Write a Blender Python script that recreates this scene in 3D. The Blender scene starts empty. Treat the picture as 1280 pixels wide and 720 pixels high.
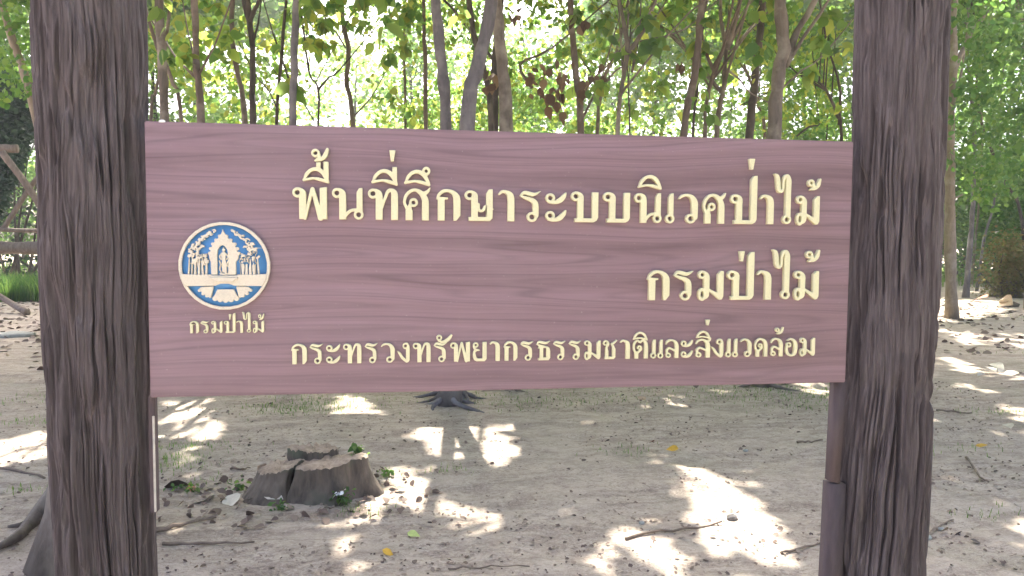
import bpy, math, random
import numpy as np
from mathutils import Vector, Matrix
random.seed(7); rng = np.random.default_rng(7)
SC = bpy.context.scene; COL = SC.collection
# ------------------------------------------------------------ camera, sky, sun, exposure
CAM = np.array([-.29838, -1.80626, 1.59831]); FPX = 950.0
_a, _b, _c = [math.radians(v) for v in (-8.58248, -3.47551, -.41776)]
_Rz = np.array([[math.cos(_a), -math.sin(_a), 0], [math.sin(_a), math.cos(_a), 0], [0, 0, 1]])
_Rx = np.array([[1, 0, 0], [0, math.cos(_b), -math.sin(_b)], [0, math.sin(_b), math.cos(_b)]])
_Ry = np.array([[math.cos(_c), 0, math.sin(_c)], [0, 1, 0], [-math.sin(_c), 0, math.cos(_c)]])
RC = _Rz @ _Rx @ _Ry
cd = bpy.data.cameras.new('camera'); cam = bpy.data.objects.new('camera', cd); COL.objects.link(cam)
cd.sensor_width = 36; cd.lens = 36 * FPX / 1280; cd.clip_end = 1500; cd.clip_start = .05
_m = Matrix.Identity(4)
for i in range(3):
    _m[i][0], _m[i][1], _m[i][2], _m[i][3] = RC[i, 0], RC[i, 2], -RC[i, 1], CAM[i]
cam.matrix_world = _m; SC.camera = cam
SUN_EL, SUN_AZ = math.radians(54), math.radians(3)          # azimuth clockwise from +Y
SUNV = np.array([math.sin(SUN_AZ) * math.cos(SUN_EL), math.cos(SUN_AZ) * math.cos(SUN_EL), math.sin(SUN_EL)])
wd = bpy.data.worlds.new('World'); SC.world = wd; wd.use_nodes = True
wn = wd.node_tree.nodes; wl = wd.node_tree.links
sky = wn.new('ShaderNodeTexSky'); sky.sky_type = 'NISHITA'; sky.sun_disc = False
sky.sun_elevation = SUN_EL; sky.sun_rotation = SUN_AZ; sky.dust_density = 6.0; sky.air_density = .55; sky.ozone_density = .4
wl.new(sky.outputs[0], wn['Background'].inputs[0]); wn['Background'].inputs[1].default_value = .15
sl = bpy.data.lights.new('sun', 'SUN'); sl.energy = 3.5; sl.angle = math.radians(.65); sl.color = (1, .95, .86)
so = bpy.data.objects.new('sun', sl); COL.objects.link(so)
so.rotation_euler = Vector(SUNV).to_track_quat('Z', 'Y').to_euler()
SC.view_settings.view_transform = 'Standard'; SC.view_settings.look = 'None'
SC.view_settings.exposure = 2.42; SC.view_settings.gamma = 1
SC.render.engine = 'CYCLES'; SC.cycles.max_bounces = 8; SC.cycles.diffuse_bounces = 5; SC.cycles.transmission_bounces = 5

def ray(px, py):
    return RC @ np.array([(px - 640) / FPX, 1, (360 - py) / FPX])
def at(px, py, Y):
    d = ray(px, py); return CAM + d * (Y - CAM[1]) / d[1]
def gnd(px, py, z=0.):
    d = ray(px, py); return CAM + d * (z - CAM[2]) / d[2]

# ------------------------------------------------------------ noise
_T = rng.random((256, 256))
def vnoise(x, y):
    xi = np.floor(x).astype(int); yi = np.floor(y).astype(int); fx = x - xi; fy = y - yi
    fx = fx * fx * (3 - 2 * fx); fy = fy * fy * (3 - 2 * fy)
    a = _T[xi & 255, yi & 255]; b = _T[(xi + 1) & 255, yi & 255]; c = _T[xi & 255, (yi + 1) & 255]; d = _T[(xi + 1) & 255, (yi + 1) & 255]
    return (a * (1 - fx) + b * fx) * (1 - fy) + (c * (1 - fx) + d * fx) * fy
def fbm(x, y, o=4):
    s = 0; a = .5
    for i in range(o): s = s + a * (vnoise(x + 17.3 * i, y + 31.7 * i)); x = x * 2.03; y = y * 2.03; a *= .5
    return s
# ------------------------------------------------------------ objects
def tag(o, label=None, cat=None, group=None, kind=None):
    if label: o['label'] = label
    if cat: o['category'] = cat
    if group: o['group'] = group
    if kind: o['kind'] = kind
    return o
def empty(name, loc, label, cat, group=None):
    o = bpy.data.objects.new(name, None); COL.objects.link(o); o.location = loc; o.empty_display_size = .1
    return tag(o, label, cat, group)
def link(name, me, mat=None, parent=None, loc=None):
    if mat is not None and not me.materials: me.materials.append(mat)
    o = bpy.data.objects.new(name, me); COL.objects.link(o)
    if parent is not None:
        o.parent = parent                       # world-space meshes: undo the parent's placement
        p = parent; off = Vector((0, 0, 0))
        while p is not None: off += p.location; p = p.parent
        o.location = (Vector(loc) if loc is not None else Vector((0, 0, 0))) - off
    elif loc is not None: o.location = loc
    return o
def mesh_from(name, V, F, smooth=True):
    """V (n,3); F list of arrays (m,k) with the same k each"""
    me = bpy.data.meshes.new(name); V = np.asarray(V, np.float32)
    Fs = [np.asarray(f, np.int32) for f in (F if isinstance(F, list) else [F]) if len(f)]
    me.vertices.add(len(V)); me.vertices.foreach_set('co', V.ravel())
    tot = sum(f.size for f in Fs); npoly = sum(len(f) for f in Fs)
    me.loops.add(tot); me.loops.foreach_set('vertex_index', np.concatenate([f.ravel() for f in Fs]))
    me.polygons.add(npoly)
    sizes = np.concatenate([np.full(len(f), f.shape[1], np.int32) for f in Fs])
    st = np.concatenate([[0], np.cumsum(sizes)[:-1]]).astype(np.int32)
    me.polygons.foreach_set('loop_start', st); me.polygons.foreach_set('loop_total', sizes)
    if smooth: me.polygons.foreach_set('use_smooth', np.ones(npoly, bool))
    me.update(calc_edges=True); me.validate(); return me
class MB:
    def __init__(s): s.V = []; s.Q = []; s.T = []; s.n = 0
    def add(s, V, Q=None, T=None):
        V = np.asarray(V, float)
        if Q is not None and len(Q): s.Q.append(np.asarray(Q) + s.n)
        if T is not None and len(T): s.T.append(np.asarray(T) + s.n)
        s.V.append(V); s.n += len(V)
    def tube(s, pts, rad, n=8, bump=0., ell=None):
        P = np.asarray(pts, float); m = len(P); t = np.gradient(P, axis=0); t /= np.linalg.norm(t, axis=1)[:, None] + 1e-9
        ref = np.array([1., 0, 0]) if abs(t[0][0]) < .8 else np.array([0, 0, 1.])
        rings = []; th = np.arange(n) * 2 * math.pi / n
        for i in range(m):
            u = ref - t[i] * ref.dot(t[i]); u /= np.linalg.norm(u); v = np.cross(t[i], u); ref = u
            r = rad[i] * (1 + bump * (rng.random(n) - .5))
            rings.append(P[i] + (np.cos(th) * r)[:, None] * u + (np.sin(th) * r)[:, None] * v)
        V = np.concatenate(rings + [P[:1], P[-1:]])
        k = np.arange(n); k2 = (k + 1) % n
        Q = np.concatenate([np.stack([i * n + k, i * n + k2, (i + 1) * n + k2, (i + 1) * n + k], 1) for i in range(m - 1)])
        T = np.concatenate([np.stack([k2, k, np.full(n, m * n)], 1), np.stack([(m - 1) * n + k, (m - 1) * n + k2, np.full(n, m * n + 1)], 1)])
        s.add(V, Q, T)
    def box(s, lo, hi):
        x0, y0, z0 = lo; x1, y1, z1 = hi
        s.add([(x0, y0, z0), (x1, y0, z0), (x1, y1, z0), (x0, y1, z0), (x0, y0, z1), (x1, y0, z1), (x1, y1, z1), (x0, y1, z1)],
              [(0, 3, 2, 1), (4, 5, 6, 7), (0, 1, 5, 4), (1, 2, 6, 5), (2, 3, 7, 6), (3, 0, 4, 7)])
    def mesh(s, name, smooth=True): return mesh_from(name, np.concatenate(s.V), [np.concatenate(s.Q)] if not s.T else ([np.concatenate(s.Q)] if s.Q else []) + [np.concatenate(s.T)], smooth)
def smooth_line(pts, n):
    P = np.asarray(pts, float)
    if len(P) < 3:
        t = np.linspace(0, 1, n)[:, None]; return P[0] * (1 - t) + P[-1] * t
    Q = np.vstack([2 * P[0] - P[1], P, 2 * P[-1] - P[-2]]); out = []
    for u in np.linspace(0, len(P) - 1 - 1e-6, n):
        i = int(u); t = u - i; p0, p1, p2, p3 = Q[i:i + 4]
        out.append(.5 * (2 * p1 + (p2 - p0) * t + (2 * p0 - 5 * p1 + 4 * p2 - p3) * t * t + (-p0 + 3 * p1 - 3 * p2 + p3) * t ** 3))
    return np.array(out)

# ------------------------------------------------------------ materials
class NT:
    def __init__(s, name):
        s.m = bpy.data.materials.new(name); s.m.use_nodes = True; s.t = s.m.node_tree; s.N = s.t.nodes; s.b = s.N['Principled BSDF']; s.out = s.N['Material Output']
    def n(s, ty, **k):
        x = s.N.new('ShaderNode' + ty)
        for a, b in k.items():
            if a[0] == '_': x.inputs[a[1:].replace('_', ' ')].default_value = b
            else: setattr(x, a, b)
        return x
    def l(s, a, b): s.t.links.new(a, b)
    def coord(s, sc=(1, 1, 1), rot=(0, 0, 0)):
        c = s.n('TexCoord'); m = s.n('Mapping'); m.inputs['Scale'].default_value = sc; m.inputs['Rotation'].default_value = rot; s.l(c.outputs['Object'], m.inputs[0]); return m.outputs[0]
    def noise(s, co, scale, detail=5, rough=.6, dist=0.):
        x = s.n('TexNoise'); x.inputs['Scale'].default_value = scale; x.inputs['Detail'].default_value = detail; x.inputs['Roughness'].default_value = rough; x.inputs['Distortion'].default_value = dist
        s.l(co, x.inputs['Vector']); return x.outputs[0]
    def ramp(s, f, stops, interp='LINEAR'):
        r = s.n('ValToRGB'); e = r.color_ramp.elements; r.color_ramp.interpolation = interp
        while len(e) < len(stops): e.new(.5)
        for q, (p, c) in zip(e, stops): q.position = p; q.color = (*c, 1) if len(c) == 3 else c
        s.l(f, r.inputs[0]); return r.outputs[0]
    def mix(s, f, a, b, mode='MIX'):
        x = s.n('MixRGB'); x.blend_type = mode
        for i, v in enumerate((f, a, b)):
            if hasattr(v, 'is_linked'): s.l(v, x.inputs[i])
            else: x.inputs[i].default_value = v if i == 0 else (*v, 1)
        return x.outputs[0]
    def bump(s, h, st=.3, d=.01):
        b = s.n('Bump'); b.inputs['Strength'].default_value = st; b.inputs['Distance'].default_value = d; s.l(h, b.inputs['Height']); s.l(b.outputs[0], s.b.inputs['Normal'])
def g3(v): return (v, v, v)
def mat_leaf(name, cols, tcols, tr=.5, rough=.5):
    t = NT(name); gi = t.n('NewGeometry'); r = gi.outputs['Random Per Island']
    n = len(cols)
    c = t.ramp(r, [(i / max(1, n - 1), x) for i, x in enumerate(cols)])
    tc = t.ramp(r, [(i / max(1, n - 1), x) for i, x in enumerate(tcols)])
    t.l(c, t.b.inputs['Base Color']); t.b.inputs['Roughness'].default_value = rough; t.b.inputs['Specular IOR Level'].default_value = .35
    tl = t.n('BsdfTranslucent'); t.l(tc, tl.inputs[0]); mx = t.n('MixShader'); mx.inputs[0].default_value = tr
    t.l(t.b.outputs[0], mx.inputs[1]); t.l(tl.outputs[0], mx.inputs[2]); t.l(mx.outputs[0], t.out.inputs[0]); return t.m
def mat_bark(name, a, b, patch=None, sc=1.):
    t = NT(name); co = t.coord((1, 1, .25)); n1 = t.noise(co, 14 * sc, 6, .65, .4); c = t.ramp(n1, [(.3, a), (.7, b)])
    co2 = t.coord(); n2 = t.noise(co2, 3.1, 4, .6)
    if patch: c = t.mix(t.ramp(n2, [(.5, g3(0)), (.66, g3(1))]), c, patch)
    t.l(c, t.b.inputs['Base Color']); t.b.inputs['Roughness'].default_value = .85
    t.bump(t.noise(t.coord((1, 1, .2)), 45 * sc, 6, .7), .6, .012); return t.m
def mat_plain(name, col, rough=.6, var=.15, sc=30):
    t = NT(name); n = t.noise(t.coord(), sc, 4, .6); c = t.ramp(n, [(.3, tuple(x * (1 - var) for x in col)), (.7, tuple(min(1, x * (1 + var)) for x in col))])
    t.l(c, t.b.inputs['Base Color']); t.b.inputs['Roughness'].default_value = rough; return t.m
M = {}
# sign: printed wood-grain board
t = NT('board_woodgrain')
co = t.coord((.16, 1, 7)); wrp = t.noise(t.coord((.9, 1, 1.6)), 1.2, 2, .4)
add = t.n('VectorMath', operation='MULTIPLY_ADD'); t.l(wrp, add.inputs[0]); add.inputs[1].default_value = (0, 0, 1.1); t.l(co, add.inputs[2])
g1 = t.noise(add.outputs[0], 2.2, 8, .62); g2 = t.noise(t.coord((1.6, 1, 60)), 2.5, 5, .6)
base = t.ramp(g1, [(.30, (.175, .110, .127)), (.43, (.215, .138, .158)), (.5, (.24, .155, .181)), (.62, (.26, .172, .205)), (.75, (.245, .16, .188))])
add2 = t.n('VectorMath', operation='MULTIPLY_ADD'); t.l(wrp, add2.inputs[0]); add2.inputs[1].default_value = (0, 0, .55); t.l(t.coord((.16, 1, 5.5)), add2.inputs[2])
g0 = t.noise(add2.outputs[0], 1.15, 2.5, .45)
def frac(k):
    a_ = t.n('Math', operation='MULTIPLY'); t.l(g0, a_.inputs[0]); a_.inputs[1].default_value = k
    f_ = t.n('Math', operation='FRACT'); t.l(a_.outputs[0], f_.inputs[0]); return f_.outputs[0]
lines = t.mix(1, t.ramp(frac(17), [(0, g3(.78)), (.08, g3(.96)), (.55, g3(1.03)), (.92, g3(.97)), (1, g3(.78))]), t.ramp(frac(47), [(0, g3(.86)), (.2, g3(1)), (.8, g3(1)), (1, g3(.86))]), 'MULTIPLY')
c = t.mix(1.0, base, lines, 'MULTIPLY'); c = t.mix(.45, c, t.ramp(g2, [(.3, g3(.7)), (.7, g3(1.15))]), 'MULTIPLY')
c = t.mix(t.ramp(t.noise(t.coord(), 2.3, 5, .65), [(.5, g3(0)), (.8, g3(.22))]), c, (.30, .24, .26))
c = t.mix(t.ramp(t.noise(t.coord((1, 1, 1)), 160, 2, .5), [(.68, g3(0)), (.74, g3(.35))]), c, (.42, .36, .36))
t.l(c, t.b.inputs['Base Color']); t.b.inputs['Roughness'].default_value = .42; t.b.inputs['Specular IOR Level'].default_value = .4
t.bump(g2, .12, .002); M['board'] = t.m
t = NT('weathered_post_wood')
g = t.noise(t.coord((1, 1, .05)), 95, 7, .68, .3); g2 = t.noise(t.coord((1, 1, .12)), 9, 4, .6)
c = t.ramp(g, [(.3, (.042, .033, .034)), (.45, (.085, .071, .072)), (.58, (.126, .108, .109)), (.75, (.165, .145, .146))])
c = t.mix(.5, c, t.ramp(g2, [(.35, (.66, .6, .62)), (.65, (1.05, 1.02, 1.03))]), 'MULTIPLY')
t.l(c, t.b.inputs['Base Color']); t.b.inputs['Roughness'].default_value = .8; t.b.inputs['Specular IOR Level'].default_value = .3
t.bump(t.noise(t.coord((1, 1, .05)), 130, 6, .7, .2), .55, .004); M['post'] = t.m
M['batten'] = mat_bark('purple_stained_batten', (.07, .052, .056), (.12, .09, .096))
M['letter'] = mat_plain('cream_letter', (.70, .67, .43), .45, .08)
M['gap'] = mat_plain('pale_putty_strip', (.5, .47, .42), .7, .2)
M['cream'] = mat_plain('cream_relief', (.66, .60, .48), .5, .18, 60)
M['blue'] = mat_plain('emblem_blue', (.09, .28, .60), .45, .08)
M['chip'] = mat_plain('white_chip', (.85, .85, .82), .5, .05)
# trees
M['bark_brown'] = mat_bark('bark_brown', (.10, .08, .065), (.21, .17, .14), (.30, .26, .21))
M['bark_grey'] = mat_bark('bark_grey', (.09, .08, .085), (.18, .16, .165), (.24, .22, .21))
M['bark_red'] = mat_bark('bark_reddish', (.10, .07, .058), (.19, .145, .12), (.27, .22, .185))
M['bark_dark'] = mat_bark('bark_dark', (.045, .035, .032), (.10, .08, .07), (.13, .11, .09))
M['bark_pale'] = mat_bark('bark_pale', (.18, .14, .10), (.32, .26, .20), (.36, .31, .26))
M['teak'] = mat_leaf('broad_leaf', [(.05, .10, .035), (.07, .13, .045), (.045, .10, .05), (.09, .16, .05), (.13, .15, .04), (.06, .12, .06)], [(.19, .36, .07), (.30, .48, .09), (.20, .38, .11), (.50, .68, .13), (.62, .62, .12), (.30, .52, .16)], .62)
M['small'] = mat_leaf('small_leaf', [(.035, .08, .03), (.06, .11, .04), (.05, .10, .05), (.08, .13, .05)], [(.14, .32, .06), (.26, .46, .08), (.18, .36, .10), (.40, .58, .11)], .5)
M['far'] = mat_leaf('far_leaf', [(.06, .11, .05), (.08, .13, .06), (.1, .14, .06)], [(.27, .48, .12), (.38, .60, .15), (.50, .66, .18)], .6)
M['deep'] = mat_leaf('deep_shade_leaf', [(.015, .035, .02), (.022, .05, .025), (.03, .06, .03)], [(.04, .10, .04), (.06, .13, .05), (.05, .11, .05)], .25)  # deep shade of the thickets is put into this leaf colour
M['grassm'] = mat_leaf('grass_blade', [(.06, .12, .025), (.09, .17, .04), (.12, .18, .05)], [(.2, .4, .06), (.3, .5, .08), (.35, .5, .1)], .4)
M['dead'] = mat_leaf('dead_leaf', [(.12, .07, .05), (.2, .125, .085), (.09, .055, .045), (.3, .2, .13)], [(.2, .11, .06), (.28, .16, .09), (.14, .08, .05), (.38, .25, .15)], .3, .7)
M['dry'] = mat_leaf('dry_bush_leaf', [(.16, .13, .05), (.22, .16, .07), (.13, .12, .05), (.2, .13, .06)], [(.34, .32, .1), (.4, .3, .12), (.3, .34, .1)], .4, .7)
M['litter'] = mat_leaf('leaf_litter', [(.15, .105, .085), (.26, .19, .15), (.11, .078, .068), (.38, .30, .23), (.20, .15, .12)], [(.1, .06, .04)] * 5, .08, .8)
M['stick'] = mat_bark('dry_stick', (.14, .10, .075), (.30, .23, .17))
M['log'] = mat_bark('dry_log', (.12, .085, .065), (.26, .20, .16))
M['stone'] = mat_plain('grey_stone', (.15, .135, .125), .85, .4, 18)
M['slab'] = mat_plain('pale_slab', (.33, .33, .30), .85, .25, 14)
M['petal'] = mat_plain('white_petal', (.85, .85, .82), .6, .05)
M['stump'] = mat_bark('stump_bark', (.045, .036, .028), (.21, .165, .125), (.12, .125, .085), .8)
t = NT('stump_cut_top'); co = t.coord(); n = t.noise(co, 16, 6, .7, .6)
c = t.ramp(n, [(.3, (.2, .145, .105)), (.5, (.40, .30, .22)), (.72, (.56, .44, .33))]); t.l(c, t.b.inputs['Base Color']); t.b.inputs['Roughness'].default_value = .85
t.bump(t.noise(co, 50, 5, .7), .6, .01); M['cut'] = t.m
# ground
t = NT('sandy_forest_ground'); co = t.coord()
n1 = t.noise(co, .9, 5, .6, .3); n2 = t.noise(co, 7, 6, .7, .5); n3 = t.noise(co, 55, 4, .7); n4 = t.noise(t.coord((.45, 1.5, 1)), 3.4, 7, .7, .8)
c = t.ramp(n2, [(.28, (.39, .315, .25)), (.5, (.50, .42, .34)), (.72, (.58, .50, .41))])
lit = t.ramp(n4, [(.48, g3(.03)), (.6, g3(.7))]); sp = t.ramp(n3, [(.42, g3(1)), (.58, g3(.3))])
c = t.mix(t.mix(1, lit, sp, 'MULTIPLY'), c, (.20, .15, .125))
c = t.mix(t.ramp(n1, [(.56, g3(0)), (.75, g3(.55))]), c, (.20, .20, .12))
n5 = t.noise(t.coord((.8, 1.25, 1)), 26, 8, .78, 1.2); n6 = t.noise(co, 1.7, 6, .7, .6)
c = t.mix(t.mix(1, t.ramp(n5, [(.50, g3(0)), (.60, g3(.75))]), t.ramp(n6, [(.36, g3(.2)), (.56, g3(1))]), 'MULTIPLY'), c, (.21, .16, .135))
c = t.mix(t.ramp(t.noise(co, 90, 3, .6), [(.60, g3(0)), (.68, g3(.6))]), c, (.62, .55, .47))
v = t.n('TexVoronoi'); v.inputs['Scale'].default_value = 60; t.l(co, v.inputs['Vector'])
c = t.mix(t.ramp(v.outputs['Distance'], [(.08, g3(.5)), (.16, g3(0))]), c, (.2, .145, .12))
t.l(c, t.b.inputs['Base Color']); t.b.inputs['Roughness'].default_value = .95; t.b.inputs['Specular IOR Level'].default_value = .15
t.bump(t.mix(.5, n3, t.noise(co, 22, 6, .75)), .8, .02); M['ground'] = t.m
# ================================================================= ground
def axis(knots):
    out = [knots[0][0]]
    for (a, _), (b, st) in zip(knots[:-1], knots[1:]):
        n = max(1, int(round((b - a) / st))); out += list(a + (b - a) * np.arange(1, n + 1) / n)
    return np.array(out)
gx = axis([(-220, 0), (-40, 30), (-12, 2), (-5, .25), (5.5, .032), (14, .2), (40, 2), (240, 30)])
gy = axis([(-60, 0), (-6, 6), (.4, .4), (7.5, .032), (16, .09), (34, .5), (80, 3), (400, 40)])
GX, GY = np.meshgrid(gx, gy, indexing='ij')
def gz(x, y):
    near = np.clip(1.6 - np.hypot(x * .12, (y - 4) * .09), .15, 1)
    rough = (fbm(x * 5 + 90, y * 5 + 90, 4) - .47) * .035 + (fbm(x * 22 + 40, y * 16 + 40, 2) - .37) * .016 + (vnoise(x * 1.1 + 50, y * 2.4 + 50) - .5) * .03
    return rough * near
GZ = gz(GX, GY)
nx, ny = GX.shape; I = np.arange(nx * ny).reshape(nx, ny)
gm = mesh_from('ground', np.stack([GX, GY, GZ], -1).reshape(-1, 3), np.stack([I[:-1, :-1], I[1:, :-1], I[1:, 1:], I[:-1, 1:]], -1).reshape(-1, 4))
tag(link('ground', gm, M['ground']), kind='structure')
def gpt(px, py, dz=0.):
    p = gnd(px, py); p[2] = float(gz(np.array(p[0]), np.array(p[1]))) + dz; return p

# ================================================================= the sign
sign = empty('forest_signboard', (0, .06, 0), 'wide purple brown wood-look signboard with cream raised lettering between two rough timber posts', 'sign')
CY = .065
def post(edgeL, edgeR, seed, swirl):
    eL = np.array([at(px, py, CY)[[0, 2]] for px, py in edgeL]); eR = np.array([at(px, py, CY)[[0, 2]] for px, py in edgeR])
    eL = eL[np.argsort(eL[:, 1])]; eR = eR[np.argsort(eR[:, 1])]
    z = np.concatenate([np.linspace(-.1, .75, 30)[:-1], np.linspace(.75, 2.3, 400), np.linspace(2.3, 2.9, 40)[1:]])
    def ext(e): return np.interp(z, np.r_[-.1, e[:, 1], 2.9], np.r_[e[0, 0] + (e[0, 1] + .1) * (e[0, 0] - e[-1, 0]) / (e[-1, 1] - e[0, 1]) * .3, e[:, 0], e[-1, 0]])
    xl, xr = ext(eL), ext(eR); k = np.hanning(31); k /= k.sum()
    sm = lambda v: np.convolve(np.pad(v, 15, mode='edge'), k, 'valid')
    xl, xr = sm(xl), sm(xr)
    cx, hw = (xl + xr) / 2, (xr - xl) / 2
    hw = hw * math.cos(math.atan((cx.mean() - CAM[0]) / (CY - CAM[1]))) + .002
    th = np.concatenate([np.linspace(-.62 * math.pi, .62 * math.pi, 520, endpoint=False), np.linspace(.62 * math.pi, 1.38 * math.pi, 60, endpoint=False)])
    TH, ZZ = np.meshgrid(th, z)            # theta 0 faces -Y
    HW = hw[:, None] * np.ones_like(TH)
    s = TH * .118 + 3 + seed
    w = s + .02 * (fbm(s * 4 + 11, ZZ * 1.6 + seed, 3) - .45) * 2 + .007 * (vnoise(s * 16, ZZ * 4 + 7) - .5) * 2 + .0025 * (vnoise(s * 30, ZZ * 14 + 7) - .5) * 2
    for (kx, kz, amp, r0) in swirl:          # grain swells round old knots
        q = np.exp(-(((s - 3 - seed) - kx) / r0) ** 2 - ((ZZ - kz) / (r0 * 3)) ** 2); w = w - amp * q * np.sign((s - 3 - seed) - kx + 1e-6) * (1 - np.exp(-np.abs((s - 3 - seed) - kx) / .01))
    def crk(a, b_, lo, hi):
        q = 1 - np.abs(2 * vnoise(a, b_) - 1); q = np.clip((q - lo) / (hi - lo), 0, 1); return q * q * (3 - 2 * q)
    big = crk(w * 48, ZZ * 2.0 + 3 * seed, .70, .90) * np.clip((vnoise(w * 11, ZZ * 4.3 + 5) - .36) * 5, 0, 1)
    mid = crk(w * 105 + 5, ZZ * 4.5 + seed, .55, .88) * np.clip(vnoise(w * 24 + 9, ZZ * 6) * 2.6 - .7, .08, 1)
    fine = crk(w * 210 + 9, ZZ * 11, .4, 1.)
    R = HW * (1 + .035 * (fbm(np.cos(TH) * 1.3 + 5 + seed, np.sin(TH) * 1.3 + ZZ * .9 + 5, 3) - .45))
    R = R - 0.017 * big - .0095 * mid - .004 * fine + .0035 * (vnoise(w * 26, ZZ * 2.2) - .5) + .002
    X = cx[:, None] + R * np.sin(TH); Y = CY - R * np.cos(TH)
    n, m = X.shape; I = np.arange(n * m).reshape(n, m); J = np.roll(I, -1, 1)
    Q = np.stack([I[:-1], J[:-1], J[1:], I[1:]], -1).reshape(-1, 4)
    V = np.stack([X, Y, ZZ], -1).reshape(-1, 3); V = np.vstack([V, [[cx[-1], CY, 2.905]]])
    T = np.stack([I[-1], J[-1], np.full(m, n * m)], 1)
    return mesh_from('post', V, [Q, T])
LE = [(38, 0), (45, 150), (49, 300), (58, 480), (62, 560), (67, 640), (72, 720)]; RE = [(183, 0), (184, 150), (188, 350), (192, 500), (194, 640), (196, 720)]
link('post', post(LE, RE, 0.0, [(.0, 1.72, .02, .03), (-.04, 2.15, .012, .03)]), M['post'], sign)
LE2 = [(1067, 0), (1064, 180), (1058, 330), (1048, 480), (1036, 600), (1029, 720)]; RE2 = [(1185, 0), (1180, 180), (1173, 350), (1167, 440), (1160, 600), (1154, 720)]
link('post', post(LE2, RE2, 4.0, [(.05, 1.15, .014, .025)]), M['post'], sign)
import bmesh
def beveled(name, lo, hi, bv, seg=2, jit=0.):
    bm = bmesh.new(); bmesh.ops.create_cube(bm, size=1)
    for v in bm.verts: v.co = Vector([(lo[i] + hi[i]) / 2 + v.co[i] * (hi[i] - lo[i]) for i in range(3)])
    bmesh.ops.bevel(bm, geom=bm.edges[:], offset=bv, segments=seg, affect='EDGES')
    me = bpy.data.meshes.new(name); bm.to_mesh(me); bm.free()
    for p in me.polygons: p.use_smooth = False
    return me
BW, BH = 1.7057 / 2, .31; BZ = 1.55
link('board', beveled('board', (-BW, 0, BZ - BH), (BW, .028, BZ + BH), .0022), M['board'], sign)
# battens screwed to the inner faces of the posts, under the board
p0, p1 = at(1041, 482, .03), at(1036, 602, .03); p2 = at(1056, 482, .03)
mb = MB(); x0, x1 = p0[0], p2[0]; zt, zb = BZ - BH - .001, p1[2]
mb.add([(x0, .02, zt), (x1, .02, zt), (x1 - .012, .02, zb - .004), (x0 - .005, .02, zb + .004), (x0, .045, zt), (x1, .045, zt), (x1 - .012, .045, zb - .004), (x0 - .005, .045, zb + .004)],
       [(0, 3, 2, 1), (4, 5, 6, 7), (0, 1, 5, 4), (1, 2, 6, 5), (2, 3, 7, 6), (3, 0, 4, 7)])
link('batten', mb.mesh('batten', False), M['batten'], sign)
p3, p4, p5, p6 = at(1036.5, 604, .03), at(1055, 604, .03), at(1024, 860, .03), at(1046, 860, .03)
mb = MB(); V8 = [(q[0], y_, q[2]) for y_ in (.0215, .06) for q in (p3, p4, p6, p5)]
mb.add(V8, [(0, 1, 2, 3), (7, 6, 5, 4), (1, 0, 4, 5), (2, 1, 5, 6), (3, 2, 6, 7), (0, 3, 7, 4)]); link('batten', mb.mesh('batten', False), M['batten'], sign)
q0, q1 = at(186, 499, .03), at(189, 640, .03); xr_ = at(194.5, 499, .03)[0]
link('batten', beveled('batten', (q0[0], .022, q1[2]), (xr_, .045, BZ - BH - .001), .002), M['batten'], sign)
xs = at(191.2, 560, .02)[0]
link('putty_strip', beveled('putty_strip', (xs, .018, at(191, 640, .02)[2]), (xs + .0045, .0225, at(191, 520, .02)[2]), .0008, 1), M['gap'], sign)

# ---- Thai letter shapes as unions of strokes; unit = height of a consonant, baseline y = 0
def _cat(pts, n=7):
    p=[np.array(q,float) for q in pts]
    p=[2*p[0]-p[1]]+p+[2*p[-1]-p[-2]]
    out=[]
    for i in range(1,len(p)-2):
        for k in range(n):
            t=k/n
            out.append(.5*((2*p[i])+(-p[i-1]+p[i+1])*t+(2*p[i-1]-5*p[i]+4*p[i+1]-p[i+2])*t*t+(-p[i-1]+3*p[i]-3*p[i+1]+p[i+2])*t**3))
    out.append(p[-2]); return out
def S(*pts): return ('s',_cat(pts))
def L(*pts): return ('l',[np.array(q,float) for q in pts])
def P(*pts): return ('p',[np.array(q,float) for q in pts])
def R(x,y,rx=.115,ry=None,t=.042): return ('r',(x,y,rx,ry or rx,t))
def V(x,y0,y1,h=.105): return P((x-h,y0),(x+h,y0),(x+h,y1),(x-h,y1))
def VS(x,y0,y1,h=.105): return P((x-h,y0),(x+h,y0),(x+h,y1+.02),(x-h*.2,y1+.01),(x-h,y1-.12))
def head(sx=.31,cy=.82): return [R(.15,cy),S((.15,cy+.115,.042),(sx-.09,cy+.1,.05),(sx-.01,cy,.1),(sx,cy-.12,.105))]
def bowl(y0,w=.68):
    return [R(.16,y0+.2,.11),S((.13,y0+.07,.04),(.3,y0+.06,.055),(.46,y0+.12,.08),(w-.1,y0+.24,.07),(w-.03,y0+.36,.03))]
def wave(): return [S((.03,.84,.02),(.14,.93,.055),(.32,.89,.07),(.45,.88,.05),(.63,.97,.015))]
G={}
G['พ']=head(.31)+[V(.31,0,.75,.11),L((.38,.02,.045),(.6,.93,.05)),L((.62,.93,.06),(.86,.04,.085)),P((.78,0),(1.06,0),(1.06,1),(.84,.97),(.84,.3))]
G['ท']=head(.34)+[V(.34,0,.75,.11),S((.42,.35,.035),(.52,.68,.045),(.62,.9,.055),(.73,.93,.06),(.81,.84,.1),(.82,.7,.11)),V(.82,0,.75,.11)]
G['น']=head(.33)+[V(.33,0,.75,.11),S((.40,.08,.04),(.48,.2,.05),(.62,.29,.045),(.84,.31,.05)),VS(.87,.2,.97,.095),R(.84,.155)]
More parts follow.
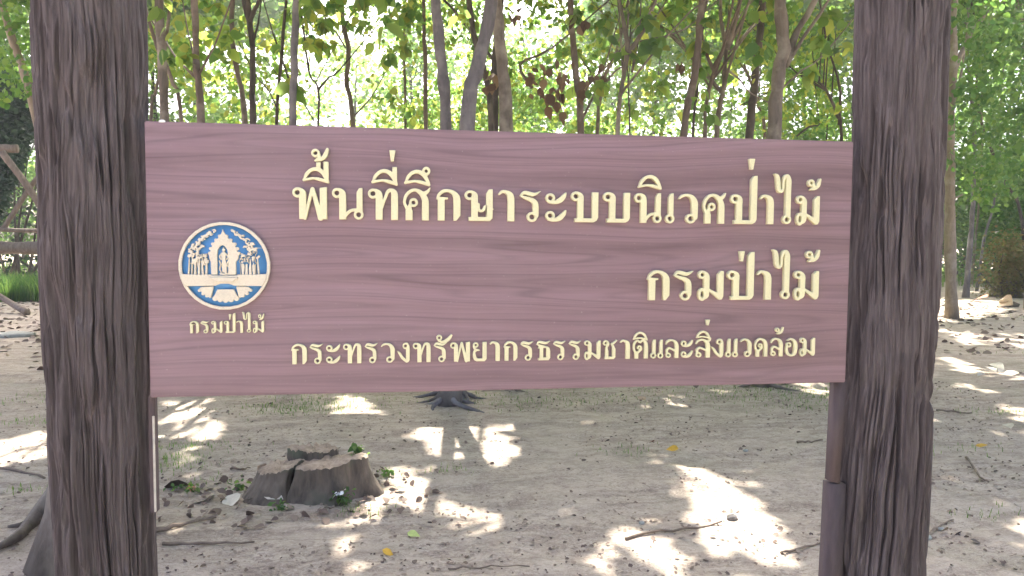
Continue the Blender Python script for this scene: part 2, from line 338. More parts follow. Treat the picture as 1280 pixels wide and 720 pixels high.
G['ศ']=[R(.34,.56,.1),S((.24,.52,.04),(.21,.4,.07),(.2,.25,.1)),V(.2,0,.32,.11),S((.14,.36,.05),(.055,.56,.045),(.11,.78,.05),(.25,.92,.05),(.42,.95,.05),(.6,.84,.08),(.7,.66,.1),(.71,.5,.11)),V(.71,0,.55,.11),S((.62,.86,.05),(.7,.86,.06),(.79,.92,.05),(.85,1.02,.02))]
G['ก']=[V(.16,0,.7,.105),P((0,.69),(.04,.76),(.36,.74),(.36,.68),(.1,.64)),S((.05,.7,.04),(.1,.83,.05),(.22,.93,.055),(.38,.95,.05),(.53,.88,.07),(.62,.75,.1),(.635,.6,.105)),P((.53,.65),(.74,.65),(.74,.16),(.62,0),(.53,0))]
G['ษ']=head(.31)+[V(.31,0,.75,.105),P((.12,0),(.8,0),(.89,.1),(.89,.2),(.68,.13),(.12,.13)),VS(.785,.08,1.0,.105),S((.44,.53,.04),(.43,.4,.05),(.5,.32,.04),(.6,.36,.05),(.66,.46,.05),(.8,.44,.05),(.9,.38,.02))]
G['า']=[S((.02,.87,.03),(.1,.95,.045),(.22,.94,.055),(.33,.85,.09),(.365,.7,.1),(.365,.5,.1)),V(.365,0,.55,.1)]
G['ร']=[S((.02,.83,.02),(.16,.77,.05),(.36,.7,.07),(.47,.6,.085),(.49,.45,.09),(.49,.2,.09)),R(.38,.15,.12)]+wave()
G['ะ']=bowl(.57)+bowl(.0)
def base(): return P((.12,0),(.74,0),(.84,.06),(.885,.16),(.885,.24),(.68,.13),(.12,.13))
G['บ']=head(.30,.84)+[V(.30,0,.75,.1),base(),P((.68,.1),(.885,.15),(.885,.98),(.68,.98))]
G['ป']=head(.29,.84)+[V(.29,0,.75,.1),base(),P((.68,.1),(.885,.15),(.885,1.63),(.77,1.62),(.68,1.5))]
G['เ']=[VS(.18,.15,.97,.085),R(.15,.15)]
G['แ']=G['เ']+[('shift',.38,G['เ'])]
G['ว']=[S((.02,.82,.02),(.12,.91,.045),(.28,.94,.045),(.43,.87,.07),(.52,.7,.1),(.53,.5,.1),(.53,.2,.09)),R(.4,.16,.12)]
G['ไ']=[S((.0,1.7,.02),(.09,1.62,.06),(.13,1.4,.075),(.15,1.2,.07),(.23,1.11,.05),(.31,1.2,.04),(.32,1.45,.035),(.37,1.61,.05),(.46,1.64,.06),(.505,1.5,.095),(.505,1.3,.1)),V(.505,.2,1.4,.095),R(.475,.17,.115)]
G['ม']=[R(.13,.85,.1),S((.13,.95,.04),(.21,.92,.05),(.275,.8,.09),(.28,.6,.09)),V(.28,.2,.65,.09),S((.28,.3,.09),(.27,.14,.08),(.15,.05,.05)),R(.13,.19,.09,.15),P((.3,.42),(.36,.3),(.72,.0),(.76,.18)),P((.65,.1),(.72,0),(.8,.02),(.85,.12),(.85,.98),(.76,.98),(.65,.86))]
G['ง']=[R(.4,.83),S((.4,.95,.04),(.47,.93,.06),(.52,.8,.09),(.52,.6,.1)),P((.42,.62),(.62,.62),(.62,.12),(.55,.02),(.42,0)),S((.0,.56,.02),(.1,.44,.06),(.25,.22,.07),(.46,.05,.06))]
G['ย']=[R(.17,.83,.095),S((.07,.83,.045),(.08,.7,.05),(.18,.59,.055),(.32,.57,.045)),S((.2,.57,.05),(.1,.47,.055),(.1,.3,.075),(.15,.13,.085),(.28,.07,.07)),P((.2,0),(.62,0),(.72,.12),(.72,.98),(.51,.98),(.51,.15),(.2,.13))]
G['ข']=[R(.16,.83,.1),S((.16,.95,.04),(.25,.93,.04),(.33,.8,.06),(.26,.66,.055),(.13,.52,.05),(.12,.35,.07),(.17,.15,.09),(.3,.07,.07)),P((.2,0),(.62,0),(.72,.12),(.72,.98),(.51,.98),(.51,.15),(.2,.13))]
G['ธ']=[S((.02,.82,.02),(.16,.76,.055),(.3,.71,.07),(.48,.68,.05),(.58,.6,.08),(.6,.45,.1)),P((.5,.5),(.7,.5),(.7,.12),(.62,0),(.1,0),(.1,.1),(.5,.14)),V(.26,.05,.7,.085),P((.08,.6),(.1,.7),(.28,.7),(.28,.6)),S((.03,.84,.02),(.14,.94,.055),(.34,.9,.07),(.5,.89,.05),(.68,.98,.015))]
G['ช']=[R(.15,.84,.1),S((.15,.95,.04),(.24,.93,.04),(.3,.8,.06),(.24,.66,.05),(.2,.58,.06),(.22,.4,.09)),V(.22,0,.45,.09),P((.1,0),(.6,0),(.7,.1),(.7,.55),(.52,.55),(.52,.13),(.1,.12)),S((.61,.5,.09),(.57,.66,.06),(.5,.78,.05),(.62,.85,.05),(.76,.98,.03))]
G['ด']=[R(.34,.6,.085),S((.43,.61,.04),(.44,.5,.045),(.35,.4,.05),(.22,.3,.06)),V(.19,0,.32,.095),S((.2,.27,.06),(.08,.44,.05),(.05,.62,.045),(.12,.83,.05),(.3,.95,.05),(.5,.9,.07),(.63,.75,.095),(.655,.55,.1)),V(.655,0,.6,.1)]
G['ค']=[R(.35,.44,.1),S((.25,.42,.04),(.22,.3,.07),(.2,.15,.09)),V(.19,0,.25,.09),S((.14,.25,.05),(.06,.45,.045),(.08,.7,.045),(.2,.89,.05),(.38,.95,.05),(.54,.86,.08),(.63,.68,.1),(.63,.5,.1)),V(.63,0,.55,.1)]
G['ต']=[R(.34,.58,.08),S((.42,.59,.04),(.43,.49,.045),(.35,.4,.05),(.22,.3,.06)),V(.19,0,.32,.095),S((.2,.27,.06),(.08,.44,.05),(.05,.64,.045),(.1,.84,.05),(.24,.96,.045),(.37,.86,.05),(.5,.96,.05),(.64,.86,.075),(.68,.7,.09),(.68,.5,.1)),V(.68,0,.55,.1)]
G['ฅ']=[R(.35,.44,.1),S((.25,.42,.04),(.22,.3,.07),(.2,.15,.09)),V(.19,0,.25,.09),S((.14,.25,.05),(.06,.45,.045),(.08,.7,.045),(.16,.9,.05),(.28,.96,.045),(.4,.86,.05),(.5,.95,.05),(.64,.88,.07),(.7,.7,.09),(.7,.5,.1)),V(.7,0,.55,.1)]
G['ล']=[S((.04,.74,.02),(.1,.87,.05),(.24,.95,.05),(.42,.93,.055),(.55,.82,.08),(.6,.65,.1),(.6,.5,.1)),V(.6,0,.55,.1),R(.16,.16,.1),S((.1,.26,.05),(.09,.42,.055),(.2,.53,.05),(.36,.48,.05),(.55,.36,.05))]
G['ส']=G['ล']+[S((.48,.84,.05),(.6,.87,.05),(.68,.95,.05),(.72,1.05,.02))]
G['อ']=[R(.17,.62,.1),S((.09,.6,.05),(.06,.4,.06),(.1,.18,.08),(.24,.06,.06),(.38,.06,.06),(.5,.16,.09),(.55,.4,.1),(.53,.68,.1),(.42,.87,.07),(.25,.93,.045),(.08,.85,.02))]
def dome(w=.77): return [S((.03,.08,.03),(.1,.24,.05),(.24,.37,.05),(.42,.4,.055),(.6,.3,.065),(.73,.08,.05)),S((.02,.08,.04),(.3,.13,.035),(.52,.1,.05),(.75,.03,.04))]
G['ิ']=dome()
G['ี']=dome()+[P((.62,.15),(.77,.0),(.77,.52),(.62,.52))]
G['ื']=dome()+[P((.62,.15),(.77,.0),(.77,.62),(.62,.62)),P((.4,.35),(.53,.35),(.53,.6),(.4,.6))]
G['ึ']=dome()+[R(.66,.42,.085)]
G['่']=[P((0,.34),(.19,.34),(.135,0),(.05,0))]
G['้']=[R(.13,.27,.095,None,.04),S((.22,.25,.05),(.25,.13,.05),(.17,.06,.045)),S((.12,.03,.03),(.3,.07,.05),(.43,.2,.07),(.5,.4,.045)),]
G['ั']=[R(.15,.27,.1),S((.12,.13,.04),(.3,.07,.05),(.5,.13,.08),(.65,.25,.075),(.74,.38,.05))]
def sd_poly(X,Y,p):
    n=len(p); d=np.full(X.shape,1e9); s=np.ones(X.shape)
    for i in range(n):
        a=p[i]; b=p[i-1]
        ex,ey=b[0]-a[0],b[1]-a[1]; wx,wy=X-a[0],Y-a[1]
        q=ex*ex+ey*ey
        if q<1e-12: continue
        t=np.clip((wx*ex+wy*ey)/q,0,1)
        d=np.minimum(d,(wx-ex*t)**2+(wy-ey*t)**2)
        c1=Y>=a[1]; c2=Y<b[1]; c3=ex*wy>ey*wx
        flip=(c1&c2&c3)|(~c1&~c2&~c3)
        s=np.where(flip,-s,s)
    return s*np.sqrt(d)
def sd_glyph(X,Y,g):
    d=np.full(X.shape,1e9)
    for k,*v in g:
        if k=='shift': d=np.minimum(d,sd_glyph(X-v[0],Y,v[1])); continue
        v=v[0]
        if k=='p': d=np.minimum(d,sd_poly(X,Y,v))
        elif k=='r':
            cx,cy,rx,ry,t=v
            q=np.sqrt(((X-cx)/rx)**2+((Y-cy)/ry)**2)
            d=np.minimum(d,np.abs(q-1)*min(rx,ry)-t)
        else:
            for a,b in zip(v[:-1],v[1:]):
                ex,ey=b[0]-a[0],b[1]-a[1]; wx,wy=X-a[0],Y-a[1]
                q=ex*ex+ey*ey+1e-12
                t=np.clip((wx*ex+wy*ey)/q,0,1)
                d=np.minimum(d,np.hypot(wx-ex*t,wy-ey*t)-(a[2]+(b[2]-a[2])*t))
    # keep the little eyes of the rings open
    for k,*v in g:
        if k=='r':
            cx,cy,rx,ry,t=v[0]
            q=np.sqrt(((X-cx)/(rx-t+.004))**2+((Y-cy)/(ry-t+.004))**2)
            d=np.maximum(d,(1-q)*min(rx-t,ry-t))
    return d

def contours(g, x0, x1, y0, y1, h):
    nx = int((x1 - x0) / h) + 2; ny = int((y1 - y0) / h) + 2
    xs = x0 + .37 * h + np.arange(nx) * h; ys = y0 + .41 * h + np.arange(ny) * h
    X, Y = np.meshgrid(xs, ys, indexing='ij'); D = (g(X, Y) if callable(g) else sd_glyph(X, Y, g)); D = np.where(np.abs(D) < 1e-7, 1e-7, D)
    seg = {}
    def pt(i, j, k, l):
        a, b = D[i, j], D[k, l]; t = a / (a - b); return (xs[i] + (xs[k] - xs[i]) * t, ys[j] + (ys[l] - ys[j]) * t)
    inside = D < 0
    act = np.argwhere(~((inside[:-1, :-1] == inside[1:, :-1]) & (inside[:-1, :-1] == inside[:-1, 1:]) & (inside[:-1, :-1] == inside[1:, 1:])))
    for i, j in act:
        c = [(i, j), (i + 1, j), (i + 1, j + 1), (i, j + 1)]; s = [inside[q] for q in c]; cr = []
        for k in range(4):
            a, b = c[k], c[(k + 1) % 4]
            if s[k] != s[(k + 1) % 4]:
                key = (min(a, b), max(a, b)); cr.append((key, s[k], pt(*a, *b)))
        # leave the cell: in->out crossings connect to out->in
        ins = [q for q in cr if q[1]]; outs = [q for q in cr if not q[1]]
        if len(ins) == 2:
            order = [q for q in cr]
            for q in ins:
                k = order.index(q); nq = order[(k + 1) % 4]; seg[q[0]] = (nq[0], q[2])
        else: seg[ins[0][0]] = (outs[0][0], ins[0][2])
    loops = []
    while seg:
        k, (n, p) = seg.popitem(); lp = [p]
        while n in seg: n, p = seg.pop(n)[0:2] if False else (lambda r: (r[0], r[1]))(seg.pop(n)); lp.append(p)
        if len(lp) > 5:
            q = np.array(lp)           # drop points that lie on a straight run
            keep = [0]
            for a in range(1, len(q) - 1):
                b = q[keep[-1]]; d1 = q[a] - b; d2 = q[a + 1] - b
                if abs(d1[0] * d2[1] - d1[1] * d2[0]) > .10 * h * np.hypot(*d2) or np.hypot(*d1) > .25: keep.append(a)
            if len(keep) > 4: loops.append(q[keep])
    return loops
def relief_mesh(name, loops, depth, bev):
    cu = bpy.data.curves.new(name, 'CURVE'); cu.dimensions = '2D'; cu.fill_mode = 'BOTH'
    for lp in loops:
        s = cu.splines.new('POLY'); s.points.add(len(lp) - 1); s.points.foreach_set('co', np.c_[lp, np.zeros(len(lp)), np.ones(len(lp))].ravel()); s.use_cyclic_u = True
    cu.extrude = depth; cu.bevel_depth = bev; cu.bevel_resolution = 1; cu.offset = -bev
    o = bpy.data.objects.new('tmp', cu); COL.objects.link(o)
    me = bpy.data.meshes.new_from_object(o.evaluated_get(bpy.context.evaluated_depsgraph_get())); bpy.data.objects.remove(o); bpy.data.curves.remove(cu)
    n = len(me.vertices); a = np.empty(n * 3); me.vertices.foreach_get('co', a); a = a.reshape(-1, 3)
    a = np.stack([a[:, 0], -a[:, 2], a[:, 1]], 1); me.vertices.foreach_set('co', a.ravel()); me.update()
    for m_ in list(me.materials): pass
    me.materials.clear(); me.name = name
    return me, a[:, 0].min(), a[:, 0].max(), a[:, 2].min(), a[:, 2].max()
GM = {}
for ch, g in G.items():
    me, a0, a1, b0, b1 = relief_mesh('letter', contours(g, -.15, 1.25, -.15, 1.85, .0135), .10, .018)
    me.materials.append(M['letter']); GM[ch] = (me, a0, a1, b0, b1)
def conv(s, f, x0): return [(c, x0 + float(a) * f, x0 + float(b) * f) for c, a, b in (q.split(',') for q in s.split())]
def convm(s, f, x0, y0): return [(c, x0 + float(a) * f, x0 + float(b) * f, y0 + float(t_) * f, y0 + float(u) * f) for c, a, b, t_, u in (q.split(',') for q in s.split())]
k1, k2, k3, k6 = .273438, .28125, .203125, .22222
LINES = [
 (conv('พ,60,217 น,240,383 ท,403,540 ศ,562,687 ก,712,823 ษ,842,973 า,995,1068 ร,1092,1187', k1, 350) + conv('ะ,2,95 บ,115,235 บ,257,375 น,395,515 เ,533,572 ว,590,675 ศ,697,798 ป,819,935 า,949,1010 ไ,1010,1088 ม,1110,1212', k2, 680),
  convm('ื,105,226,120,216 ้,145,225,57,118 ี,418,538,144,226 ่,500,528,68,118 ึ,567,687,143,229', k1, 350, 170) + convm('ิ,413,517,140,203 ่,903,929,68,115 ้,1163,1222,155,207', k2, 680, 180),
  [(391, 274.2, 234.2), (730, 277.8, 239.4)]),
 (conv('ก,133,268 ร,295,414 ม,443,598 ป,621,783 า,803,890 ไ,893,1005 ม,1030,1180', k3, 780), convm('่,698,731,68,131 ้,1105,1193,60,136', k3, 780, 300), [(815, 374.9, 337.6)]),
 (conv('ก,53,125 ร,137,198 ะ,212,277 ท,290,373 ร,388,447 ว,462,525 ง,537,593 ท,607,688 ร,702,763 พ,777,867 ย,880,943 า,957,1003 ก,1020,1083 ร,1097,1155 ธ,1169,1232', k1, 350) +
  conv('ร,38,92 ร,107,160 ม,175,247 ช,258,320 า,333,377 ต,390,457 แ,468,525 ล,535,592 ะ,603,655 ส,668,735 ง,738,790 แ,800,855 ว,865,915 ด,928,985 ล,1000,1053 อ,1065,1118 ม,1128,1195', k2, 680),
  convm('ั,714,787,64,104', k1, 350, 400) + convm('ิ,393,457,86,126 ิ,672,735,82,119 ่,713,733,33,58 ้,1022,1060,65,98', k2, 680, 390),
  [(368, 455.6, 431.2), (1010, 443.6, 420.0)]),
 (conv('ก,125,178 ร,187,235 ม,247,310 ป,318,383 า,388,425 ไ,420,470 ม,480,543', k6, 210), convm('่,345,358,574,604 ้,510,543,570,606', k6, 210, 265), [(245, 416.2, 401.0)]),
]
def put_letter(ch, xa, xb, za, zb, dep):
    me, a0, a1, b0, b1 = GM[ch]; sx = (xb - xa) / (a1 - a0); sz = (zb - za) / (b1 - b0)
    o = link('letter', me, None, sign, (xa - a0 * sx, -dep * .12 + .0, za - b0 * sz)); o.scale = (sx, dep, sz)
for cons, marks, base in LINES:
    bz = np.mean([at(x, b, 0)[2] for x, b, t_ in base]); xh = np.mean([at(x, t_, 0)[2] - at(x, b, 0)[2] for x, b, t_ in base])
    py0 = base[0][1]; dep = max(.03, xh * .75)
    for ch, a, b in cons:
        me, a0, a1, b0, b1 = GM[ch]
        put_letter(ch, at(a, py0, 0)[0], at(b, py0, 0)[0], bz + b0 * xh, bz + b1 * xh, dep)
    for ch, a, b, t_, u in marks:
        pa, pb = at(a, u, 0), at(b, t_, 0); put_letter(ch, pa[0], pb[0], pa[2], pb[2], dep)
# emblem: round blue plaque with a cream rim and relief
ec = at(282, 332.3, 0); er = (at(339.5, 332, 0)[0] - at(225, 332, 0)[0]) / 2
emb_me = None
mb = MB(); n = 72; th = np.arange(n) * 2 * math.pi / n; r = er * .965
V = np.vstack([np.c_[ec[0] + r * np.cos(th), np.full(n, y_), ec[2] + r * np.sin(th)] for y_ in (-.004, .001)] + [[[ec[0], -.004, ec[2]]]]); k = np.arange(n); kk = (k + 1) % n
mb.add(V, np.stack([k, k + n, kk + n, kk], 1), np.stack([np.full(n, 2 * n), k, kk], 1))
emblem = link('emblem', mb.mesh('emblem', False), M['blue'], sign)
def U(*pts): return [('p', [np.array(((x - 325) / 252., (303 - y) / 247.)) for x, y in pts])]
def C(x, y, r): return [('l', [np.array(((x - 325) / 252., (303 - y) / 247., r / 250.)), np.array(((x + .5 - 325) / 252., (303 - y) / 247., r / 250.))])]
def ST(w0, w1, *pts): return [('s', _cat([((x - 325) / 252., (303 - y) / 247., (w0 + (w1 - w0) * i / (len(pts) - 1)) / 250.) for i, (x, y) in enumerate(pts)]))]
rr = random.Random(3)
def blob(cx, cy, r, n):
    out = []
    for _ in range(n):
        a = rr.random() * 6.28; q = r * math.sqrt(rr.random()); out += C(cx + q * math.cos(a), cy + q * .8 * math.sin(a), rr.uniform(3.5, 6.5))
    return out
def tree_relief(m):
    f = (lambda x: x) if m == 0 else (lambda x: 640 - x); g = []
    for x, y, r, n in [(268, 106, 10, 5), (246, 122, 14, 8), (215, 143, 14, 8), (192, 160, 17, 11), (166, 190, 20, 13), (200, 192, 15, 8), (142, 220, 16, 9), (133, 250, 10, 5), (166, 262, 17, 10), (196, 250, 17, 10), (222, 245, 12, 6), (226, 280, 13, 6), (205, 288, 13, 6), (150, 290, 9, 4), (180, 176, 14, 9), (152, 205, 12, 7), (228, 134, 12, 7), (180, 215, 14, 8), (152, 240, 12, 7), (180, 236, 12, 7)]: g += blob(f(x), y, r, n)
    for a, b, c, w in [(128, 345, 134, 5), (163, 350, 168, 6), (184, 350, 189, 6), (206, 350, 205, 6), (224, 350, 228, 6), (146, 350, 150, 4)]:
        g += ST(w, w * .6, (f(a), b), (f(c - 3), 310), (f(c), 262))
    for p in [[(184, 320), (175, 270), (170, 230)], [(205, 300), (215, 270), (225, 250)], [(163, 300), (150, 260), (145, 230)]]: g += ST(3.5, 2.5, *[(f(x), y) for x, y in p])
    return g
shrine = U((318, 96), (326, 118), (338, 134), (350, 150), (372, 172), (386, 192), (392, 214), (404, 236), (402, 262), (388, 280), (388, 352), (346, 352), (346, 245), (342, 212), (330, 194), (318, 186), (303, 192), (290, 212), (286, 245), (286, 352), (252, 352), (250, 280), (243, 262), (240, 236), (252, 214), (258, 192), (270, 170), (290, 150), (302, 134), (311, 118))
for x, y in [(262, 180), (250, 206), (244, 232), (382, 180), (396, 206), (403, 232), (280, 158), (360, 158), (300, 136), (337, 136), (318, 152), (318, 170)]: shrine += C(x, y, 9)
figure = C(320, 214, 9) + ST(4, 1.5, (320, 210), (320, 196)) + ST(13, 9, (320, 236), (320, 255), (320, 275)) + ST(10, 7, (320, 270), (327, 300), (330, 338)) + ST(9, 5, (320, 272), (316, 300), (317, 335)) \
    + ST(5, 4, (308, 236), (298, 250), (306, 266)) + ST(5, 4, (333, 236), (345, 250), (336, 266)) + ST(4, 3, (296, 275), (303, 295), (297, 320), (308, 345)) + ST(4, 3, (345, 275), (338, 295), (350, 315), (345, 342)) + ST(5, 5, (300, 346), (325, 350), (352, 346))
band = U((80, 347), (170, 352), (250, 351), (250, 356), (395, 356), (395, 350), (470, 352), (562, 346), (552, 380), (534, 416), (380, 414), (345, 402), (302, 402), (270, 414), (112, 416), (92, 384))
petals = []
def petal(pts, flutes):
    out = U(*pts)
    for a, b, w in flutes: out += ST(w * .7, w, a, b)
    return out
pc = petal([(284, 434), (374, 434), (390, 466), (402, 488), (256, 488), (270, 464)], [((300, 450), (270, 486), 14), ((312, 450), (298, 492), 15), ((328, 450), (328, 494), 16), ((346, 450), (358, 492), 15), ((356, 450), (388, 486), 14)])
pl = petal([(196, 420), (262, 418), (258, 440), (238, 474), (205, 456), (182, 432)], [((215, 424), (186, 440), 9), ((230, 424), (206, 458), 10), ((246, 424), (226, 470), 10), ((257, 424), (243, 474), 8)])
pr_ = petal([(454, 420), (388, 418), (392, 440), (412, 474), (445, 456), (470, 432)], [((436, 424), (466, 440), 9), ((420, 424), (446, 458), 10), ((404, 424), (424, 470), 10), ((394, 424), (408, 474), 8)])
def rim_sdf(X, Y): q = np.hypot(X, Y); return np.abs(q - .965) - .035
def emb(name, g, dep, extra=0.):
    me, a0, a1, b0, b1 = relief_mesh(name, contours(g, -1.1, 1.1, -1.1, 1.1, .011), .02, .009)
    me.materials.append(M['cream']); o = link(name, me, None, emblem, (ec[0], -.0035 - dep, ec[2])); o.scale = (er, er * dep / (er * .03), er); return o
emb('rim', rim_sdf, .004); emb('shrine_relief', shrine, .0045); emb('figure_relief', figure, .0035); emb('ground_relief', band, .005)
emb('tree_relief', tree_relief(0), .004); emb('tree_relief', tree_relief(1), .0038)
for g in (pc, pl, pr_): emb('petal_relief', g, .0045)
# engraved ledge and long table bars over the ground band
emb('table_relief', U((244, 366), (402, 366), (398, 378), (248, 378)) + U((262, 378), (384, 378), (372, 392), (276, 392)), .0075)
c_ = at(202, 151.5, 0); mb = MB(); mb.tube([(c_[0] - .007, .004, BZ + BH), (c_[0] - .003, .003, BZ + BH), (c_[0] + .003, .003, BZ + BH), (c_[0] + .007, .004, BZ + BH)], [.002, .004, .004, .002], 10); link('paint_chip', mb.mesh('paint_chip'), M['chip'], sign)

# ================================================================= sun flecks: where the canopy is open (as polygons on the ground)
FLECK = [[(200, 505), (262, 500), (250, 520), (215, 532), (196, 528)], [(240, 530), (272, 512), (284, 548), (262, 562), (244, 575), (236, 605), (214, 590), (225, 560)],
 [(408, 498), (455, 496), (468, 512), (452, 528), (425, 524), (414, 510)], [(470, 592), (520, 588), (545, 600), (540, 625), (500, 640), (455, 645), (462, 618)], [(425, 655), (440, 650), (440, 668), (425, 690), (385, 700), (392, 680)],
 [(642, 530), (658, 530), (671, 575), (645, 573), (634, 555)], [(588, 638), (615, 630), (622, 660), (600, 680), (582, 665)], [(733, 650), (752, 656), (775, 700), (778, 735), (745, 735), (738, 690)],
 [(818, 570), (870, 572), (885, 592), (930, 602), (965, 640), (985, 690), (1010, 740), (960, 740), (940, 690), (900, 665), (862, 640), (850, 600)], [(780, 655), (820, 660), (848, 690), (850, 720), (818, 715), (795, 690)],
 [(958, 518), (970, 520), (1014, 552), (1000, 556)], [(1150, 373), (1260, 376), (1240, 398), (1165, 402)], [(1165, 408), (1190, 410), (1238, 430), (1215, 434)], [(1168, 445), (1195, 446), (1240, 462), (1205, 466)], [(1200, 478), (1222, 480), (1255, 492), (1230, 494)], [(1250, 420), (1300, 428), (1310, 440), (1270, 434)],
 [(-30, 560), (10, 548), (60, 536), (62, 548), (20, 568), (-30, 580)], [(-30, 355), (30, 353), (50, 362), (20, 372), (-30, 372)], [(1244, 462), (1300, 474), (1300, 482), (1250, 472)]]
FP = [np.array([gnd(x, y)[:2] for x, y in f]) for f in FLECK]
_r = random.Random(21)
for _ in range(34):
    x, y = _r.uniform(-4, 7), 1.5 + 7 * _r.random() ** 1.3; a = _r.uniform(.03, .10); c = a * _r.uniform(1.2, 3.2); t_ = _r.uniform(-.3, .5)
    FP.append(np.array([(x + a * math.cos(k) - t_ * c * math.sin(k) * .5, y + c * math.sin(k)) for k in np.arange(0, 6.28, 1.05)]))
def in_fleck(P, grow=.07):
    S = P - SUNV * (P[:, 2] / SUNV[2])[:, None]; hit = np.zeros(len(P), bool)
    for f in FP:
        lo, hi = f.min(0) - grow, f.max(0) + grow
        c = np.where((S[:, 0] > lo[0]) & (S[:, 0] < hi[0]) & (S[:, 1] > lo[1]) & (S[:, 1] < hi[1]))[0]
        if len(c): hit[c] |= sd_poly(S[c, 0], S[c, 1], f) < grow
    return hit
# ================================================================= leaves
def leaf_verts(C, L, drop=.35, tilt=.7, wid=.62, hero=False):
    n = len(C); az = rng.random(n) * 2 * math.pi; dp = -np.abs(rng.normal(drop, .35, n)); u = np.stack([np.cos(az) * np.cos(dp), np.sin(az) * np.cos(dp), np.sin(dp)], 1)
    r = rng.normal(0, tilt, (n, 3)) + np.array([0, 0, 1.]); v = np.cross(r, u); v /= np.linalg.norm(v, axis=1)[:, None] + 1e-9; w = np.cross(u, v)
    L = (L * (.65 + .7 * rng.random(n)))[:, None, None]
    if hero: T = np.array([(0, 0, 0), (.2, .31, .06), (.48, .38, .05), (.8, .2, -.03), (1.08, 0, -.14), (.8, -.2, -.03), (.48, -.38, .05), (.2, -.31, .06), (.35, 0, -.02), (.7, 0, -.04)]); Q = [(0, 8, 2, 1), (8, 9, 3, 2), (0, 7, 6, 8), (8, 6, 5, 9)]; TT = [(9, 4, 3), (9, 5, 4)]
    else: T = np.array([(0, 0, 0), (.3, .4, .07), (.72, .33, .02), (1, 0, -.08), (.72, -.33, .02), (.3, -.4, .07)]); Q = [(0, 3, 2, 1), (0, 5, 4, 3)]; TT = []
    T = T * np.array([1, wid / .62, 1])
    V = C[:, None, :] + L * (T[None, :, :1] * u[:, None, :] + T[None, :, 1:2] * v[:, None, :] + T[None, :, 2:] * w[:, None, :])
    k = T.shape[0]; base = (np.arange(n) * k)[:, None, None]
    return V.reshape(-1, 3), (np.array(Q)[None] + base).reshape(-1, 4), ((np.array(TT)[None] + base).reshape(-1, 3) if TT else np.zeros((0, 3), int))
class Leaves:
    def __init__(s): s.mb = MB(); s.any = False
    def add(s, C, L, keep_flecks=True, **k):
        C = np.asarray(C, float)
        if keep_flecks and len(C): C = C[~in_fleck(C)]
        if not len(C): return
        V, Q, T = leaf_verts(C, L, **k); s.mb.add(V, Q, T if len(T) else None); s.any = True
def clump_pts(c, r, n, flat=.7, sub=7):
    cs = c + rng.normal(0, .5, (max(1, n // sub), 3)) * np.array([r, r, r * flat]); return cs[rng.integers(0, len(cs), n)] + rng.normal(0, r * .13, (n, 3))

